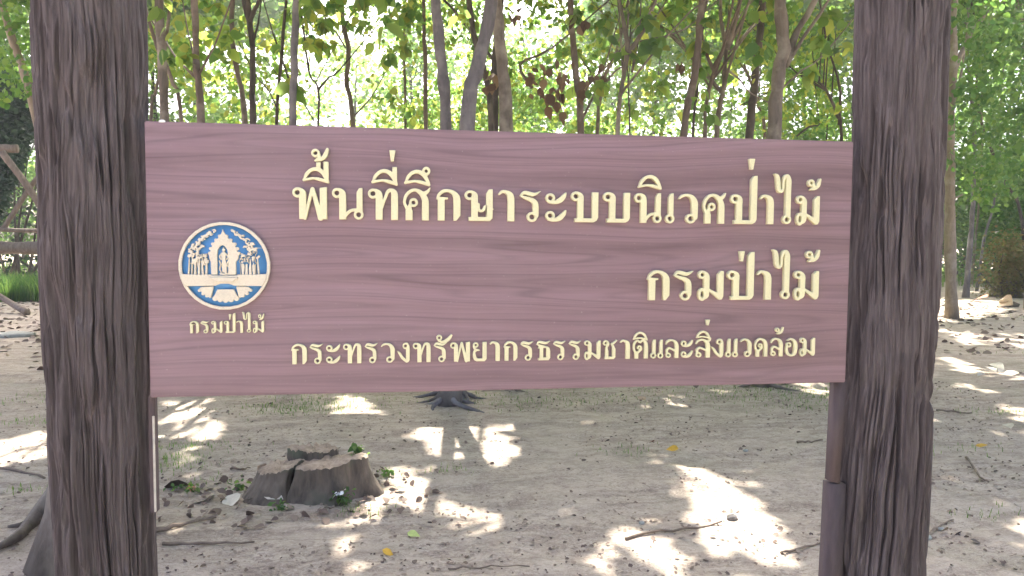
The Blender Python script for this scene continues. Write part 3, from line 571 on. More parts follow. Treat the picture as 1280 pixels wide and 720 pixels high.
# ================================================================= trees
TREES = []
def tree(name, Y, pts, w, bark, label, cat='tree', group=None, top=None, branches=(), leaf='teak', base=None, w1=.8, roots=0, height=None):
    if height is None: height = 7.2 + .28 * max(0, Y - 6)
    d0 = Y - CAM[1]; P = [at(px, py, Y) for px, py in pts]
    if base is None:
        q = P[0]; dirx = (P[0][0] - P[1][0]) / max(.05, abs(P[1][2] - P[0][2])); q = np.array([P[0][0] + max(-.35, min(.35, dirx * P[0][2] * .35)), Y, 0.])
        P = [q] + P
    else: P[0][2] = 0
    P[0][2] = float(gz(np.array(P[0][0]), np.array(P[0][1]))) - .06
    R0 = w / FPX * d0 / 2
    if top is None:
        dd = (P[-1] - P[-2]); dd = dd / max(.1, abs(dd[2])); dd = np.clip(dd, -.35, 1); z = P[-1][2]; k = 0
        while z < height and k < 3:
            st = max(.8, (height - z) / 3 + .01); P.append(P[-1] + np.array([dd[0] * st * .5 + rng.normal(0, .08), rng.normal(0, .1), st])); z = P[-1][2]; k += 1
    root = empty(name, (float(P[0][0]), float(P[0][1]), 0), label, cat, group)
    line = smooth_line(P, 26); zz = np.clip(line[:, 2] / max(line[:, 2].max(), .1), 0, 1)
    rad = R0 * (1.12 - (1.12 - .55) * zz ** 1.3) * (1 + .55 * np.exp(-np.maximum(line[:, 2], 0) / .18))
    line[1:-1, :2] += rng.normal(0, R0 * .10, (24, 2))
    mb = MB(); mb.tube(line, rad * (1 + .07 * rng.normal(0, 1, 26)), 12 if w > 8 else 8, .06); 
    for k in range(roots):
        a = k * 2 * math.pi / roots + rng.random() * .6; L_ = rng.uniform(.25, .5); c0 = line[0] + np.array([0, 0, .13])
        L_ *= 1.15; pts_ = [np.array([line[0][0] + math.cos(a + .3 * math.sin(5 * t_ + k)) * L_ * t_, line[0][1] + math.sin(a) * L_ * t_, .13 * (1 - t_) ** 3 + .012 - .03 * t_ ** 2]) for t_ in np.linspace(0, 1, 7)]
        mb.tube(pts_, R0 * np.array([.5, .42, .34, .28, .22, .16, .08]), 8, .1)
    trunk = link('trunk', mb.mesh('trunk'), M[bark], root)
    for bp in branches:
        bw = bp[0]; dy = bp[1]; q = [at(px, py, Y + dy * i / max(1, len(bp) - 3)) for i, (px, py) in enumerate(bp[2:])]
        if q[-1][2] > 3.2:
            e = (q[-1] - q[-2]); e = e / max(.15, np.linalg.norm(e)); q.append(q[-1] + e * rng.uniform(.6, 1.2) + np.array([0, 0, .3]))
        b = smooth_line(q, 10); mb = MB(); r_ = bw / FPX * d0 / 2; mb.tube(b, r_ * np.linspace(1.05, .45, 10) * (1 + .08 * rng.normal(0, 1, 10)), 7); link('branch', mb.mesh('branch'), M[bark], root)
    L = Leaves(); t_ = dict(root=root, top=line[-1], leaves=L, leaf=leaf, line=line, Y=Y, R=R0, bark=bark); TREES.append(t_)
    # limbs up into the crown
    mb = MB()
    for k in range(4):
        i = rng.integers(15, 24); a = rng.random() * 6.28; e = line[i] + np.array([math.cos(a) * 1.6, math.sin(a) * 1.6, 1.1 + rng.random()]); m_ = (line[i] + e) / 2 + np.array([0, 0, .25])
        ln_ = smooth_line([line[i], m_, e], 7)
        if in_fleck(smooth_line([line[i], m_, e], 25), .05).any(): e = line[i] + np.array([.1, .1, 1.2]); m_ = (line[i] + e) / 2
        mb.tube(smooth_line([line[i], m_, e], 7), R0 * np.linspace(.4, .12, 7), 6)
    link('limbs', mb.mesh('limbs'), M[bark], root)
    return t_
T_ = tree
gB = gnd(552, 498)[1]
T_('teak_tree', 6.5, [(205, 152), (203, 80), (200, 0)], 12, 'bark_brown', 'brown trunk just right of the left sign post, behind a big drooping leaf')
T_('sapling', 7.6, [(188, 152), (194, 118), (206, 60), (213, 0)], 4.5, 'bark_brown', 'very thin crooked stem between the left sign post and the nearest brown trunk', leaf='teak')
T_('sapling', 7.2, [(227, 152), (216, 104), (206, 78), (190, 40)], 5, 'bark_red', 'thin stem leaning left across the first brown trunk right of the left post')
T_('teak_tree', 6.8, [(251, 152), (246, 90), (245, 50), (243, 0)], 9, 'bark_red', 'slim brown trunk with upswept twigs, second straight trunk from the left post', branches=[(4, .2, (246, 98), (232, 84), (220, 72)), (3, -.2, (249, 92), (262, 68), (273, 45)), (2.5, .3, (244, 86), (240, 60), (233, 30))])
T_('teak_tree', 8, [(306, 152), (297, 92), (290, 42), (291, 0)], 6.5, 'bark_brown', 'slender curved trunk bending left, beside the knotted dark stem above the sign')
T_('knotted_tree', 7.5, [(316, 152), (315, 118), (316, 70), (312, 26)], 8, 'bark_dark', 'dark knotted stem forking into a Y near the top of the photo', branches=[(6, .2, (312, 28), (306, 10), (303, -8)), (6, -.2, (312, 28), (318, 12), (326, -6)), (3, .2, (314, 60), (320, 40), (324, 20))])
T_('sapling', 9, [(346, 152), (350, 92), (355, 30), (358, -4)], 4.5, 'bark_dark', 'thin dark pole-like stem just left of the straight grey trunk', branches=[(2.5, .3, (362, 102), (350, 66), (334, 18)), (2, .4, (348, 140), (335, 112), (318, 92))])
T_('straight_tree', 6.4, [(367, 153), (368, 80), (370, 0)], 10, 'bark_grey', 'straight smooth grey trunk standing alone above the left part of the sign')
T_('sapling', 9.6, [(441, 153), (433, 104), (436, 66), (430, 34), (428, 0)], 6.5, 'bark_brown', 'wavy thin trunk right of the bright gap in the foliage', branches=[(2.5, .2, (442, 146), (455, 132), (470, 112)), (2.5, .2, (432, 60), (420, 40), (410, 28))])
T_('sapling', 8.6, [(398, 153), (399, 128), (396, 106), (386, 88)], 3.5, 'bark_dark', 'short forked dark stem between the grey trunk and the wavy trunk', height=4, branches=[(3, .2, (398, 112), (412, 96), (424, 88)), (2, .2, (393, 152), (380, 130), (366, 118))])
T_('sapling', 9, [(532, 157), (531, 80), (529, 0)], 5.5, 'bark_red', 'thin straight reddish stem left of the two thick grey trunks')
T_('sapling', 12, [(507, 157), (506, 100), (505, 40)], 4, 'bark_brown', 'faint thin stem far behind, left of the thin reddish stem')
T_('grey_tree', gB + .05, [(558, 158), (552, 80), (545, 0)], 15, 'bark_grey', 'thick dark grey trunk leaning slightly left, roots showing under the sign', roots=9)
T_('grey_tree', gB - .3, [(584, 158), (598, 80), (613, 0)], 20, 'bark_grey', 'thick grey trunk leaning right, crossing behind the top of the sign centre', roots=5)
T_('brown_tree', gB + .4, [(632, 160), (626, 70), (620, 0)], 17, 'bark_brown', 'thick brown trunk touching the right-leaning grey trunk at the top', roots=4)
T_('dark_tree', 8, [(614, 160), (608, 100), (592, 40), (586, -5)], 8, 'bark_dark', 'dark thin trunk seen in the gap between the grey and brown trunks')
T_('dark_tree', 8.3, [(619, 160), (620, 110), (618, 78)], 11, 'bark_dark', 'short blackish trunk half hidden behind the thick brown trunk', height=4.4)
T_('teak_tree', 7.8, [(726, 163), (722, 110), (716, 50), (713, 0)], 9.5, 'bark_red', 'crooked brown trunk with dead brown leaves hanging round it', branches=[(3, .2, (724, 130), (740, 100), (770, 70)), (3, .2, (727, 150), (742, 120), (752, 96)), (4, .3, (665, 110), (650, 80), (690, 60))])
T_('sapling', 10, [(747, 164), (749, 130), (756, 95), (772, 60)], 5, 'bark_brown', 'pale thin stem right of the trunk with dead leaves', branches=[(3, .3, (749, 120), (738, 90), (726, 72)), (3, .3, (752, 110), (770, 88), (790, 76))])
T_('forked_tree', 7, [(772, 165), (777, 112), (786, 62)], 8.5, 'bark_brown', 'pale trunk forking into a wide V of branches above the sign', height=3.4, branches=[(6, .1, (786, 64), (779, 24), (774, -4)), (6.5, -.1, (786, 66), (800, 44), (821, -4)), (3, .2, (796, 52), (815, 26), (837, -6)), (3, .2, (790, 90), (799, 40), (801, 0)), (2.5, .2, (800, 52), (842, 42), (874, 22))])
T_('sapling', 7.4, [(787, 165), (786, 130), (785, 80), (789, 40)], 3, 'bark_dark', 'thin dark shoot climbing beside the V-forked trunk', height=4)
T_('reddish_tree', 7.2, [(854, 167), (866, 110), (873, 50), (877, 0)], 11, 'bark_red', 'reddish brown trunk leaning right, left of the pair of forked stems')
T_('sapling', 7.6, [(866, 166), (871, 118), (878, 40), (882, 0)], 4, 'bark_dark', 'thin dark stem close behind the reddish leaning trunk')
T_('forked_tree', 8, [(881, 167), (884, 124), (892, 86)], 8, 'bark_red', 'left stem of the forked pair, splitting low under a dead leaf', height=3.6, branches=[(5, .1, (892, 88), (880, 58), (877, 28), (884, 0)), (6, -.1, (892, 86), (902, 66), (905, 55))])
T_('forked_tree', 8.1, [(896, 168), (904, 112), (908, 60)], 9.5, 'bark_brown', 'right stem of the forked pair, with three long branches fanning up', height=3.8, branches=[(6, .1, (908, 62), (901, 22), (901, -4)), (8, -.1, (908, 62), (918, 30), (926, -4)), (5, 0, (912, 56), (928, 24), (938, -4)), (2.5, .3, (910, 68), (938, 34), (966, -4)), (3, .4, (905, 84), (925, 100), (938, 116))])
T_('dark_tree', 9, [(936, 168), (943, 112), (946, 76), (952, 10)], 11, 'bark_dark', 'dark brown trunk whose top disappears in green leaves left of the big pale trunk')
T_('sapling', 10.5, [(956, 168), (950, 140), (944, 120), (930, 80)], 6, 'bark_red', 'short leaning stem between the dark trunk and the big pale trunk', height=4)
T_('pale_tree', 6.2, [(967, 169), (971, 112), (979, 50), (975, 0)], 19, 'bark_brown', 'biggest pale trunk between the posts with a thick branch rising right', roots=4, branches=[(11, .1, (982, 80), (996, 40), (1020, -2)), (5.5, -.1, (982, 84), (1006, 44), (1038, -4)), (3, .3, (978, 110), (1002, 88), (1028, 70))])
T_('sapling', 9, [(1052, 172), (1047, 146), (1032, 112), (1016, 98)], 6, 'bark_dark', 'dark branching sapling against the left edge of the right post', height=3.2, branches=[(4, .2, (1049, 156), (1050, 110), (1036, 62), (1030, 34)), (3, .2, (1034, 114), (1005, 96), (988, 84)), (3, .2, (1018, 100), (1020, 76), (990, 100)), (2.5, .2, (996, 170), (1012, 158), (1024, 156), (1022, 140))])
p22 = gnd(1190, 398)[1]
T_('grey_tree', p22, [(1190, 398), (1187, 250), (1188, 160), (1191, 70), (1193, 0)], 12.5, 'bark_pale', 'tall pale trunk standing right beside the right sign post, foot on the bright ground', base=1, leaf='small', height=9, branches=[(8, .2, (1191, 90), (1205, 60), (1224, 28), (1250, -6)), (4, .3, (1188, 150), (1200, 100), (1206, 60)), (3, .3, (1188, 250), (1205, 242), (1216, 232))])
T_('sapling', 19, [(1208, 352), (1214, 292), (1217, 230), (1218, 160), (1212, 100)], 6.5, 'bark_grey', 'grey sapling on the shaded ground right of the tall pale trunk', base=1, leaf='small')
T_('sapling', 26, [(1216, 312), (1223, 264), (1228, 200)], 3, 'bark_pale', 'whitish thin sapling far behind the grey sapling', base=1, leaf='small')
T_('sapling', 22, [(1222, 336), (1230, 300), (1243, 252), (1250, 190)], 3, 'bark_grey', 'thin sapling slanting right in front of the dark thicket', base=1, leaf='small')
T_('sapling', 20, [(1290, 300), (1275, 262), (1256, 226), (1236, 178), (1224, 140)], 4.5, 'bark_dark', 'thin dark stem leaning left at the right edge of the photo', base=1, leaf='small')
T_('brown_tree', 15, [(1286, 345), (1287, 260), (1285, 160), (1280, 40), (1278, 0)], 6, 'bark_brown', 'brown trunk cut by the right edge of the photo', base=1, leaf='small', height=8)
T_('sapling', 7.5, [(62, 230), (45, 145), (30, 90), (12, 38), (4, 8), (6, -20)], 9, 'bark_pale', 'bent pale stem leaning left at the left edge of the photo', leaf='small')
pr = gnd(98, 700)
tr = T_('rooted_tree', float(pr[1]), [(98, 700), (107, 400), (112, 200), (113, 0)], 60, 'bark_brown', 'tree whose root foot bulges out behind the base of the left sign post', base=1, height=6.5)
mb = MB()
for pts_, r_ in [([(60, 640), (42, 655), (20, 678), (-8, 694)], .035), ([(62, 660), (55, 690), (48, 712)], .05), ([(85, 640), (72, 690), (66, 716)], .06), ([(64, 600), (52, 640), (30, 660), (10, 664)], .02)]:
    q = [gpt(px, py, .02) for px, py in pts_]; q[0] = q[0] + np.array([.08, .1, .18]); mb.tube(smooth_line(q, 9), np.linspace(r_ * 1.6, r_ * .4, 9), 8, .1)
link('roots', mb.mesh('roots'), M['bark_brown'], tr['root'])
mb = MB()
for zc, rr_, oz in [(.05, .245, -.02), (.2, .2, 0)]: pass
q = [gpt(70, 690, 0) + np.array([.16, .1, -.05]), gpt(70, 690, 0) + np.array([.17, .12, .2]), gpt(70, 690, 0) + np.array([.2, .14, .5]), gpt(70, 690, 0) + np.array([.25, .15, .9])]
mb.tube(smooth_line(q, 10), [.2, .185, .165, .15, .14, .13, .12, .11, .1, .08], 16, .12); link('buttress', mb.mesh('buttress'), M['bark_dark'], tr['root'])
# unseen big trees, added so their crowns shade both edges of the view
T_('added_shade_tree', 24, [(-150, 360), (-140, 200), (-130, 60)], 14, 'bark_grey', 'unseen tall tree added to shade the left edge of the view', base=1, leaf='small', height=14)
T_('added_shade_tree', 38, [(66, 340), (70, 200), (74, 60)], 12, 'bark_dark', 'tall tree far behind the left sign post, added to shade the left edge', base=1, leaf='small', height=16)
T_('added_shade_tree', 22, [(1400, 370), (1405, 200), (1400, 60)], 14, 'bark_brown', 'unseen tall tree added to shade the right edge of the view', base=1, leaf='small', height=13)
T_('added_shade_tree', 33, [(1130, 350), (1126, 200), (1128, 60)], 12, 'bark_grey', 'tall tree far behind the right sign post, added to shade the right edge', base=1, leaf='small', height=15)
# canopy leaves: one layered sheet shared among the crowns of the trees below it
N = 68000
gxs = rng.uniform(-7.5, 9.5, N); gys = rng.uniform(-1.6, 15.5, N); zz = np.maximum(5.3, 3.9 + .40 * gys) + rng.uniform(0, 2.7, N)
C_ = np.stack([gxs, gys, np.zeros(N)], 1) + SUNV * (zz / SUNV[2])[:, None]
def block(n, x0, x1, y0, y1):
    X_, Y_ = rng.uniform(x0, x1, n), rng.uniform(y0, y1, n); z = np.minimum(3.9 + .40 * Y_, 13) + rng.uniform(0, 2.5, n); return np.stack([X_, Y_, np.zeros(n)], 1) + SUNV * (z / SUNV[2])[:, None]
dens = fbm(gxs * .9 + 30, gys * .7 + 30, 3); thin = np.clip((gys - 9) / 8, 0, 1) * .5
hid = (gys > 7.2) & (gxs > -.38 * (gys + 1.8)) & (gxs < .58 * (gys + 1.8)) & (rng.random(N) > .12)
C_ = C_[(dens > .30 + thin * .35) & ~hid]
C_ = C_[~(in_fleck(C_, .0) | (in_fleck(C_, .14) & (rng.random(len(C_)) < .85)))]
EX = np.concatenate([block(22000, -20, -6.5, 12, 36), block(40000, 9, 34, 7, 36)]); EX = EX[~in_fleck(EX, .15)]  # outer crown leaves added out of view to darken both sides
EX = EX[fbm(EX[:, 0] * .7, EX[:, 1] * .7, 3) > .33]
tops = np.array([t['top'] for t in TREES]); big = [i for i, t in enumerate(TREES) if t['R'] > .028]
tb = tops[big]; near = np.argmin(((C_[:, None, :2] - tb[None, :, :2]) ** 2).sum(2), 1)
for k, i in enumerate(big): TREES[i]['canopy'] = C_[near == k]
near = np.argmin(((EX[:, None, :2] - tb[None, :, :2]) ** 2).sum(2), 1)
for k, i in enumerate(big): TREES[i]['outer'] = EX[near == k]
def nearest_tree(p, kinds=None):
    best = None
    for t in TREES:
        d = np.min(np.linalg.norm(t['line'] - p, axis=1)) + (0 if kinds is None or t['leaf'] in kinds else 50)
        if best is None or d < best[0]: best = (d, t)
    return best[1]
def spray(px, py, Y, r, n, size, kind='teak', hero=False, drop=.7, tilt=.9):
    c = at(px, py, Y); t = nearest_tree(c, (kind,)); t['leaves'].add(clump_pts(c, r, n), size, hero=hero, drop=drop, tilt=tilt)
rs = random.Random(11)
for k in range(190):            # broad leaves between the posts
    px = rs.choice([rs.uniform(185, 520), rs.uniform(185, 520), rs.uniform(600, 1060), rs.uniform(700, 1060)]); py = rs.triangular(-60, 150, 0)
    if abs(px - 402) < 60 and 60 < py < 150: continue
    if 300 < px < 370 and py < 40: continue
    spray(px, py, rs.uniform(6.5, 11), rs.uniform(.2, .42), rs.randint(5, 13), rs.uniform(.11, .19), 'teak', True)
for k in range(190):            # finer leaves
    px = rs.choice([rs.uniform(185, 1060), rs.uniform(185, 1060), rs.uniform(440, 1060)]); py = rs.uniform(-60, 165)
    if abs(px - 402) < 55 and 50 < py < 140: continue
    spray(px, py, rs.uniform(9, 15), rs.uniform(.35, .7), rs.randint(50, 110), rs.uniform(.06, .11), 'teak', False)
for k in range(90):
    spray(rs.uniform(1190, 1300), rs.uniform(-60, 235), rs.uniform(11, 20), rs.uniform(.4, .9), rs.randint(60, 120), rs.uniform(.08, .14), 'small', False)
for k in range(26):
    spray(rs.uniform(-40, 50), rs.uniform(-50, 125), rs.uniform(6, 12), rs.uniform(.3, .5), rs.randint(60, 110), rs.uniform(.05, .09), 'small', False)
# single leaves that stand out in the photograph: (px, py, Y, size)
for px, py, Y, s_ in [(201, 8, 5.5, .16), (203, 62, 5.4, .2), (226, 25, 5.8, .13), (213, 38, 5.6, .12), (300, 22, 7, .13), (480, 30, 6.6, .22), (458, 28, 7, .15), (418, 60, 7.4, .12), (385, 52, 7, .12), (338, 55, 7, .14), (350, 60, 7, .15), (228, 112, 6.6, .14), (948, 52, 5.9, .17), (960, 60, 6, .13), (888, 145, 7, .15), (884, 132, 7, .13), (868, 124, 7, .1), (838, 102, 6.6, .09), (735, 112, 7, .14), (740, 122, 7, .12), (762, 42, 7, .14), (855, 68, 7, .1), (812, 68, 7, .1)]:
    nearest_tree(at(px, py, Y), ('teak',))['leaves'].add(at(px, py, Y)[None] + rng.normal(0, .02, (2, 3)), s_, hero=True, keep_flecks=False, drop=.8, tilt=.4)
for t in TREES:
    L = t['leaves']
    if t.get('canopy') is not None and len(t['canopy']): L.add(t['canopy'], .27, keep_flecks=False, drop=.2, tilt=.45, wid=.7)
    if t.get('outer') is not None and len(t['outer']): L.add(t['outer'], .42, keep_flecks=False, drop=.2, tilt=.45, wid=.7)
    if not L.any: L.add(clump_pts(t['line'][-1], .6, 150), .12)
    link('crown', L.mb.mesh('crown', False), M['teak' if t['leaf'] == 'teak' else 'small'], t['root'])
# dead leaves hanging on the crooked trunk and its neighbours
for (px, py, Y, n, s_, r) in [(697, 118, 7.4, 26, .13, .13), (688, 82, 7.6, 10, .1, .12), (672, 95, 7.6, 9, .12, .12), (720, 100, 7.4, 8, .11, .1), (850, 76, 6.8, 3, .13, .03), (640, 18, 7, 5, .13, .06), (727, 22, 7.4, 6, .12, .07), (612, 95, 7.5, 8, .15, .08), (884, 60, 7.6, 3, .1, .05), (747, 98, 7.3, 8, .1, .1)]:
    t = nearest_tree(at(px, py, Y), ('teak',)); L = Leaves(); L.add(at(px, py, Y) + rng.normal(0, r, (n, 3)), s_, hero=True, drop=1.2, tilt=1.2, keep_flecks=False); link('dead_leaves', L.mb.mesh('dead_leaves', False), M['dead'], t['root'])

# ================================================================= thickets and trees behind
def shrub(name, px, Y, w, h, n, size, mat, label, cat='shrub', group=None, z0=0., stems=True):
    x0 = at(px, 300, Y)[0] if Y > 0 else 3.6; root = empty(name, (float(x0), Y, 0), label, cat, group)
    m = max(6, n // 90); cs = np.stack([rng.normal(0, .42, m) * w / 2 * 1.1, rng.normal(0, .42, m) * w / 2 * .8, z0 + rng.random(m) ** .8 * (h - z0)], 1)
    cs[:, :2] *= np.sqrt(np.clip(1.15 - (cs[:, 2:3] / h) ** 2, .1, 1.2)); P = cs[rng.integers(0, m, n)] + rng.normal(0, min(w, h) * .085 + .08, (n, 3)); P[:, 2] = np.abs(P[:, 2]) + .02
    P += np.array([x0, Y, 0]); L = Leaves(); L.add(P, size, drop=.3, tilt=.7); link('foliage', L.mb.mesh('foliage', False), M[mat], root)
    mb = MB()
    for k in range(7):
        a = cs[rng.integers(0, m)] + np.array([x0, Y, 0]); b = np.array([x0 + rng.normal(0, w * .12), Y + rng.normal(0, w * .1), -.03]); mb.tube(smooth_line([b, (a + b) / 2 + rng.normal(0, .12, 3), a], 7), np.linspace(.03, .01, 7) * (1 + h / 8), 6)
    link('stems', mb.mesh('stems'), M['bark_dark'], root); return root
gsh = 'thicket shrubs behind the sign'
shrub('shrub', 285, 12.5, 3.6, 3.1, 7000, .085, 'small', 'dense small-leaved green shrub behind the thin trunks above the emblem', group=gsh)
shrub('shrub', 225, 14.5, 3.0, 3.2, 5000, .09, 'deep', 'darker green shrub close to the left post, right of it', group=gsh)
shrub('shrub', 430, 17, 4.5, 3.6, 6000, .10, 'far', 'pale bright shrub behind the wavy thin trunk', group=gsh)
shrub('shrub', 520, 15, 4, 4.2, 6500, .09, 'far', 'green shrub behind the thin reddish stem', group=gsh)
shrub('shrub', 640, 16, 4.4, 5.2, 7500, .10, 'small', 'tall green shrub behind the three thick trunks', group=gsh)
shrub('shrub', 760, 17, 4.6, 4.2, 6500, .10, 'far', 'green shrub behind the V-forked trunk', group=gsh)
shrub('shrub', 880, 19, 5, 4.4, 6500, .11, 'far', 'pale shrub behind the forked pair of stems', group=gsh)
shrub('shrub', 1010, 17, 4.6, 5.6, 7500, .10, 'small', 'leafy green shrub between the big pale trunk and the right post', group=gsh)
gsr = 'shrubs at the right edge'
shrub('shrub', 1205, 30, 6, 5.6, 8000, .14, 'small', 'green thicket far behind the tall pale trunk beside the right post', group=gsr)
shrub('shrub', 1252, 27, 5, 4.6, 7500, .13, 'small', 'bright green bush behind the slanting saplings on the right', group=gsr)
shrub('shrub', 1300, 24, 4, 4.6, 6500, .13, 'small', 'bush filling the right edge above the brown bush', group=gsr)
shrub('dark_shrub', 1225, 34, 5, 1.6, 3500, .14, 'deep', 'low dark thicket on the far ground right of the tall pale trunk', group=gsr)
shrub('dry_bush', 1268, 19, 2.0, 1.75, 3600, .085, 'dry', 'dull yellow-brown dry bush at the right edge of the photo', 'bush')
gsl = 'dark shrubs left of the left post'
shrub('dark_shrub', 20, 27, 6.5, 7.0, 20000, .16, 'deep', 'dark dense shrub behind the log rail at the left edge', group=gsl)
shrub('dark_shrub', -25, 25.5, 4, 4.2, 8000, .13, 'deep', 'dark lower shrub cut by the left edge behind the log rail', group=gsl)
shrub('shrub', 30, 33, 7, 9.5, 7000, .15, 'small', 'lighter tall shrub rising above the dark shrub on the left', group=gsl)
def far_tree(px, Y, h, w, n, mat, label, size=.26):
    c = at(px, 300, Y); root = empty('far_tree', (float(c[0]), Y, 0), label, 'tree', 'bright trees far behind')
    mb = MB(); mb.tube(smooth_line([(c[0], Y, -.1), (c[0] + rng.normal(0, .3), Y, h * .5), (c[0] + rng.normal(0, .5), Y, h * .95)], 8), np.linspace(.16, .05, 8), 7); link('trunk', mb.mesh('trunk'), M['bark_dark'], root)
    m = n // 70; cs = np.stack([rng.normal(0, .45, m) * w / 2, rng.normal(0, .4, m) * w / 2, h * (.12 + .9 * rng.random(m))], 1) + np.array([c[0], Y, 0]); P = cs[rng.integers(0, m, n)] + rng.normal(0, .45, (n, 3))
    L = Leaves(); L.add(P, size, drop=.3, tilt=.7); link('crown', L.mb.mesh('crown', False), M[mat], root)
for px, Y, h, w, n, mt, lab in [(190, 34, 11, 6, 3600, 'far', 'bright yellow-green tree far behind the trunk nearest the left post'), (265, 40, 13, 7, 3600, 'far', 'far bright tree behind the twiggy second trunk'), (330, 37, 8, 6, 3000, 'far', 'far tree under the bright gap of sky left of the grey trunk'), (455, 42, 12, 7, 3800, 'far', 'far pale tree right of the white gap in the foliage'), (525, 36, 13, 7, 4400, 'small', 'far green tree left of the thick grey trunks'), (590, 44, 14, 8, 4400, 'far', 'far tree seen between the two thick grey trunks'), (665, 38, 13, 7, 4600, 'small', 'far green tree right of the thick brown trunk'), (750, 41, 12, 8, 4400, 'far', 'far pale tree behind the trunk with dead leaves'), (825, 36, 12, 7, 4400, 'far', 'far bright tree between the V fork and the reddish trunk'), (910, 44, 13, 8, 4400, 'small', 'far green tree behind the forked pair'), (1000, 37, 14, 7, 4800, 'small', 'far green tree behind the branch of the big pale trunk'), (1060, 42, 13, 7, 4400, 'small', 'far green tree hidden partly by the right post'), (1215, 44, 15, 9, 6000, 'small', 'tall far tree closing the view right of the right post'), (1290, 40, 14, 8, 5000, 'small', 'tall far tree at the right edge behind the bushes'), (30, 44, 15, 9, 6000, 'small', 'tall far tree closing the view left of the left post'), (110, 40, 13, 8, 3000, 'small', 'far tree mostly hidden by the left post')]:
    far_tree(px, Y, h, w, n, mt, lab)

shrub('shrub', 640, -5.2, 4.5, 5.0, 5200, .22, 'small', 'unseen leafy shrub added behind the viewer to block light from the right')  # added out of view: cuts light from the right so letters cast shadows
# ================================================================= tree stump with its sprout
sp_ = gnd(392, 634); SX, SY = float(sp_[0]), float(sp_[1])
st = empty('tree_stump', (SX, SY, 0), 'weathered lobed tree stump in two pieces on the sandy ground below the emblem', 'stump')
pxm = (SY - CAM[1]) / FPX        # metres per pixel there
def lobe_mesh(name, cx, cy, rx, ry, h, lobes, seed, lean=0., flare=.5, slope=0.):
    nt, nz = 110, 26; th = np.arange(nt) * 2 * math.pi / nt; V = []
    for j in range(nz):
        v = j / (nz - 1); f = 1 + flare * (1 - v) ** 2.2
        prof = 1 + sum(a * np.cos(k * (th - p)) * (1 - .45 * v) for k, a, p in lobes) + .34 * (fbm(np.cos(th) * 2.2 + seed, np.sin(th) * 2.2 + seed + v * .8, 4) - .45) + .16 * (fbm(th * 6 + seed, v * 1.3 + seed + th * 0, 4) - .45)
        prof = prof * (1 + .03 * (vnoise(th * 9, v * 2 + seed + th * 0) - .5))
        top = h * (1 + .16 * (fbm(np.cos(th) * 1.2 + seed, np.sin(th) * 1.2 + 3, 2) - .4) + .05 * (vnoise(th * 4 + seed, th * 0 + 4) - .5) + .2 * (fbm(th * 9 + seed, th * 0 + 4, 4) - .45)) + slope * np.cos(th)
        V.append(np.stack([cx + rx * prof * f * np.cos(th) + lean * v, cy + ry * prof * f * np.sin(th), -.03 + (top + .03) * v ** .9], 1))
    side = np.concatenate(V); I = np.arange(nt * nz).reshape(nz, nt); J = np.roll(I, -1, 1); Q = np.stack([I[:-1], J[:-1], J[1:], I[1:]], -1).reshape(-1, 4)
    sm = mesh_from(name, side, Q)
    T = V[-1]; tops = [T]; c = T.mean(0)
    for q in (.93, .7, .45, .2):
        R_ = c + (T - c) * q; R_[:, 2] = T[:, 2] * q + c[2] * (1 - q) + .004 + (fbm(R_[:, 0] * 14 + seed, R_[:, 1] * 14 + 9, 3) - .47) * .045; tops.append(R_)
    tv = np.concatenate(tops + [[c]]); I = np.arange(nt * 5).reshape(5, nt); J = np.roll(I, -1, 1); Q = np.stack([I[:-1], J[:-1], J[1:], I[1:]], -1).reshape(-1, 4); k = np.arange(nt)
    return sm, mesh_from(name + '_top', tv, [Q, np.stack([4 * nt + k, 4 * nt + (k + 1) % nt, np.full(nt, 5 * nt)], 1)])
X_ = lambda px: SX + (px - 392) * pxm
for nm, px, dy, rx, ry, h, lobes, seed, lean, fl, slp in [('stump_body', 407, .22, 43, .17, .215, [(2, .06, .3), (3, .13, -1.9), (5, .10, -1.3)], 2.0, .0, .3, .015), ('stump_lobe', 335, .27, 27, .15, .185, [(3, .16, 2.6), (4, .12, .4)], 6.0, .05, .6, .03), ('stump_heart', 383, .42, 30, .12, .25, [(2, .15, .2), (5, .06, 1)], 9.0, 0, .1, -.01)]:
    a, b = lobe_mesh(nm, X_(px), SY + dy, rx * pxm, ry, h, lobes, seed, lean, fl, slp); o = link(nm, a, M['stump'], st); link('cut_top', b, M['cut'], o)
n = 170; a_ = rng.random(n) * 6.28; q_ = .3 + .35 * rng.random(n); xs_ = SX + np.cos(a_) * q_ * 1.35 - .12; ys_ = SY + .2 + np.sin(a_) * q_ * .9
L = Leaves(); L.add(np.stack([xs_, ys_, gz(xs_, ys_) + .012 + .02 * rng.random(n)], 1), .05, keep_flecks=False, hero=True, drop=.05, tilt=.4); tag(link('leaf_litter', L.mb.mesh('leaf_litter', False), M['litter']), kind='stuff')
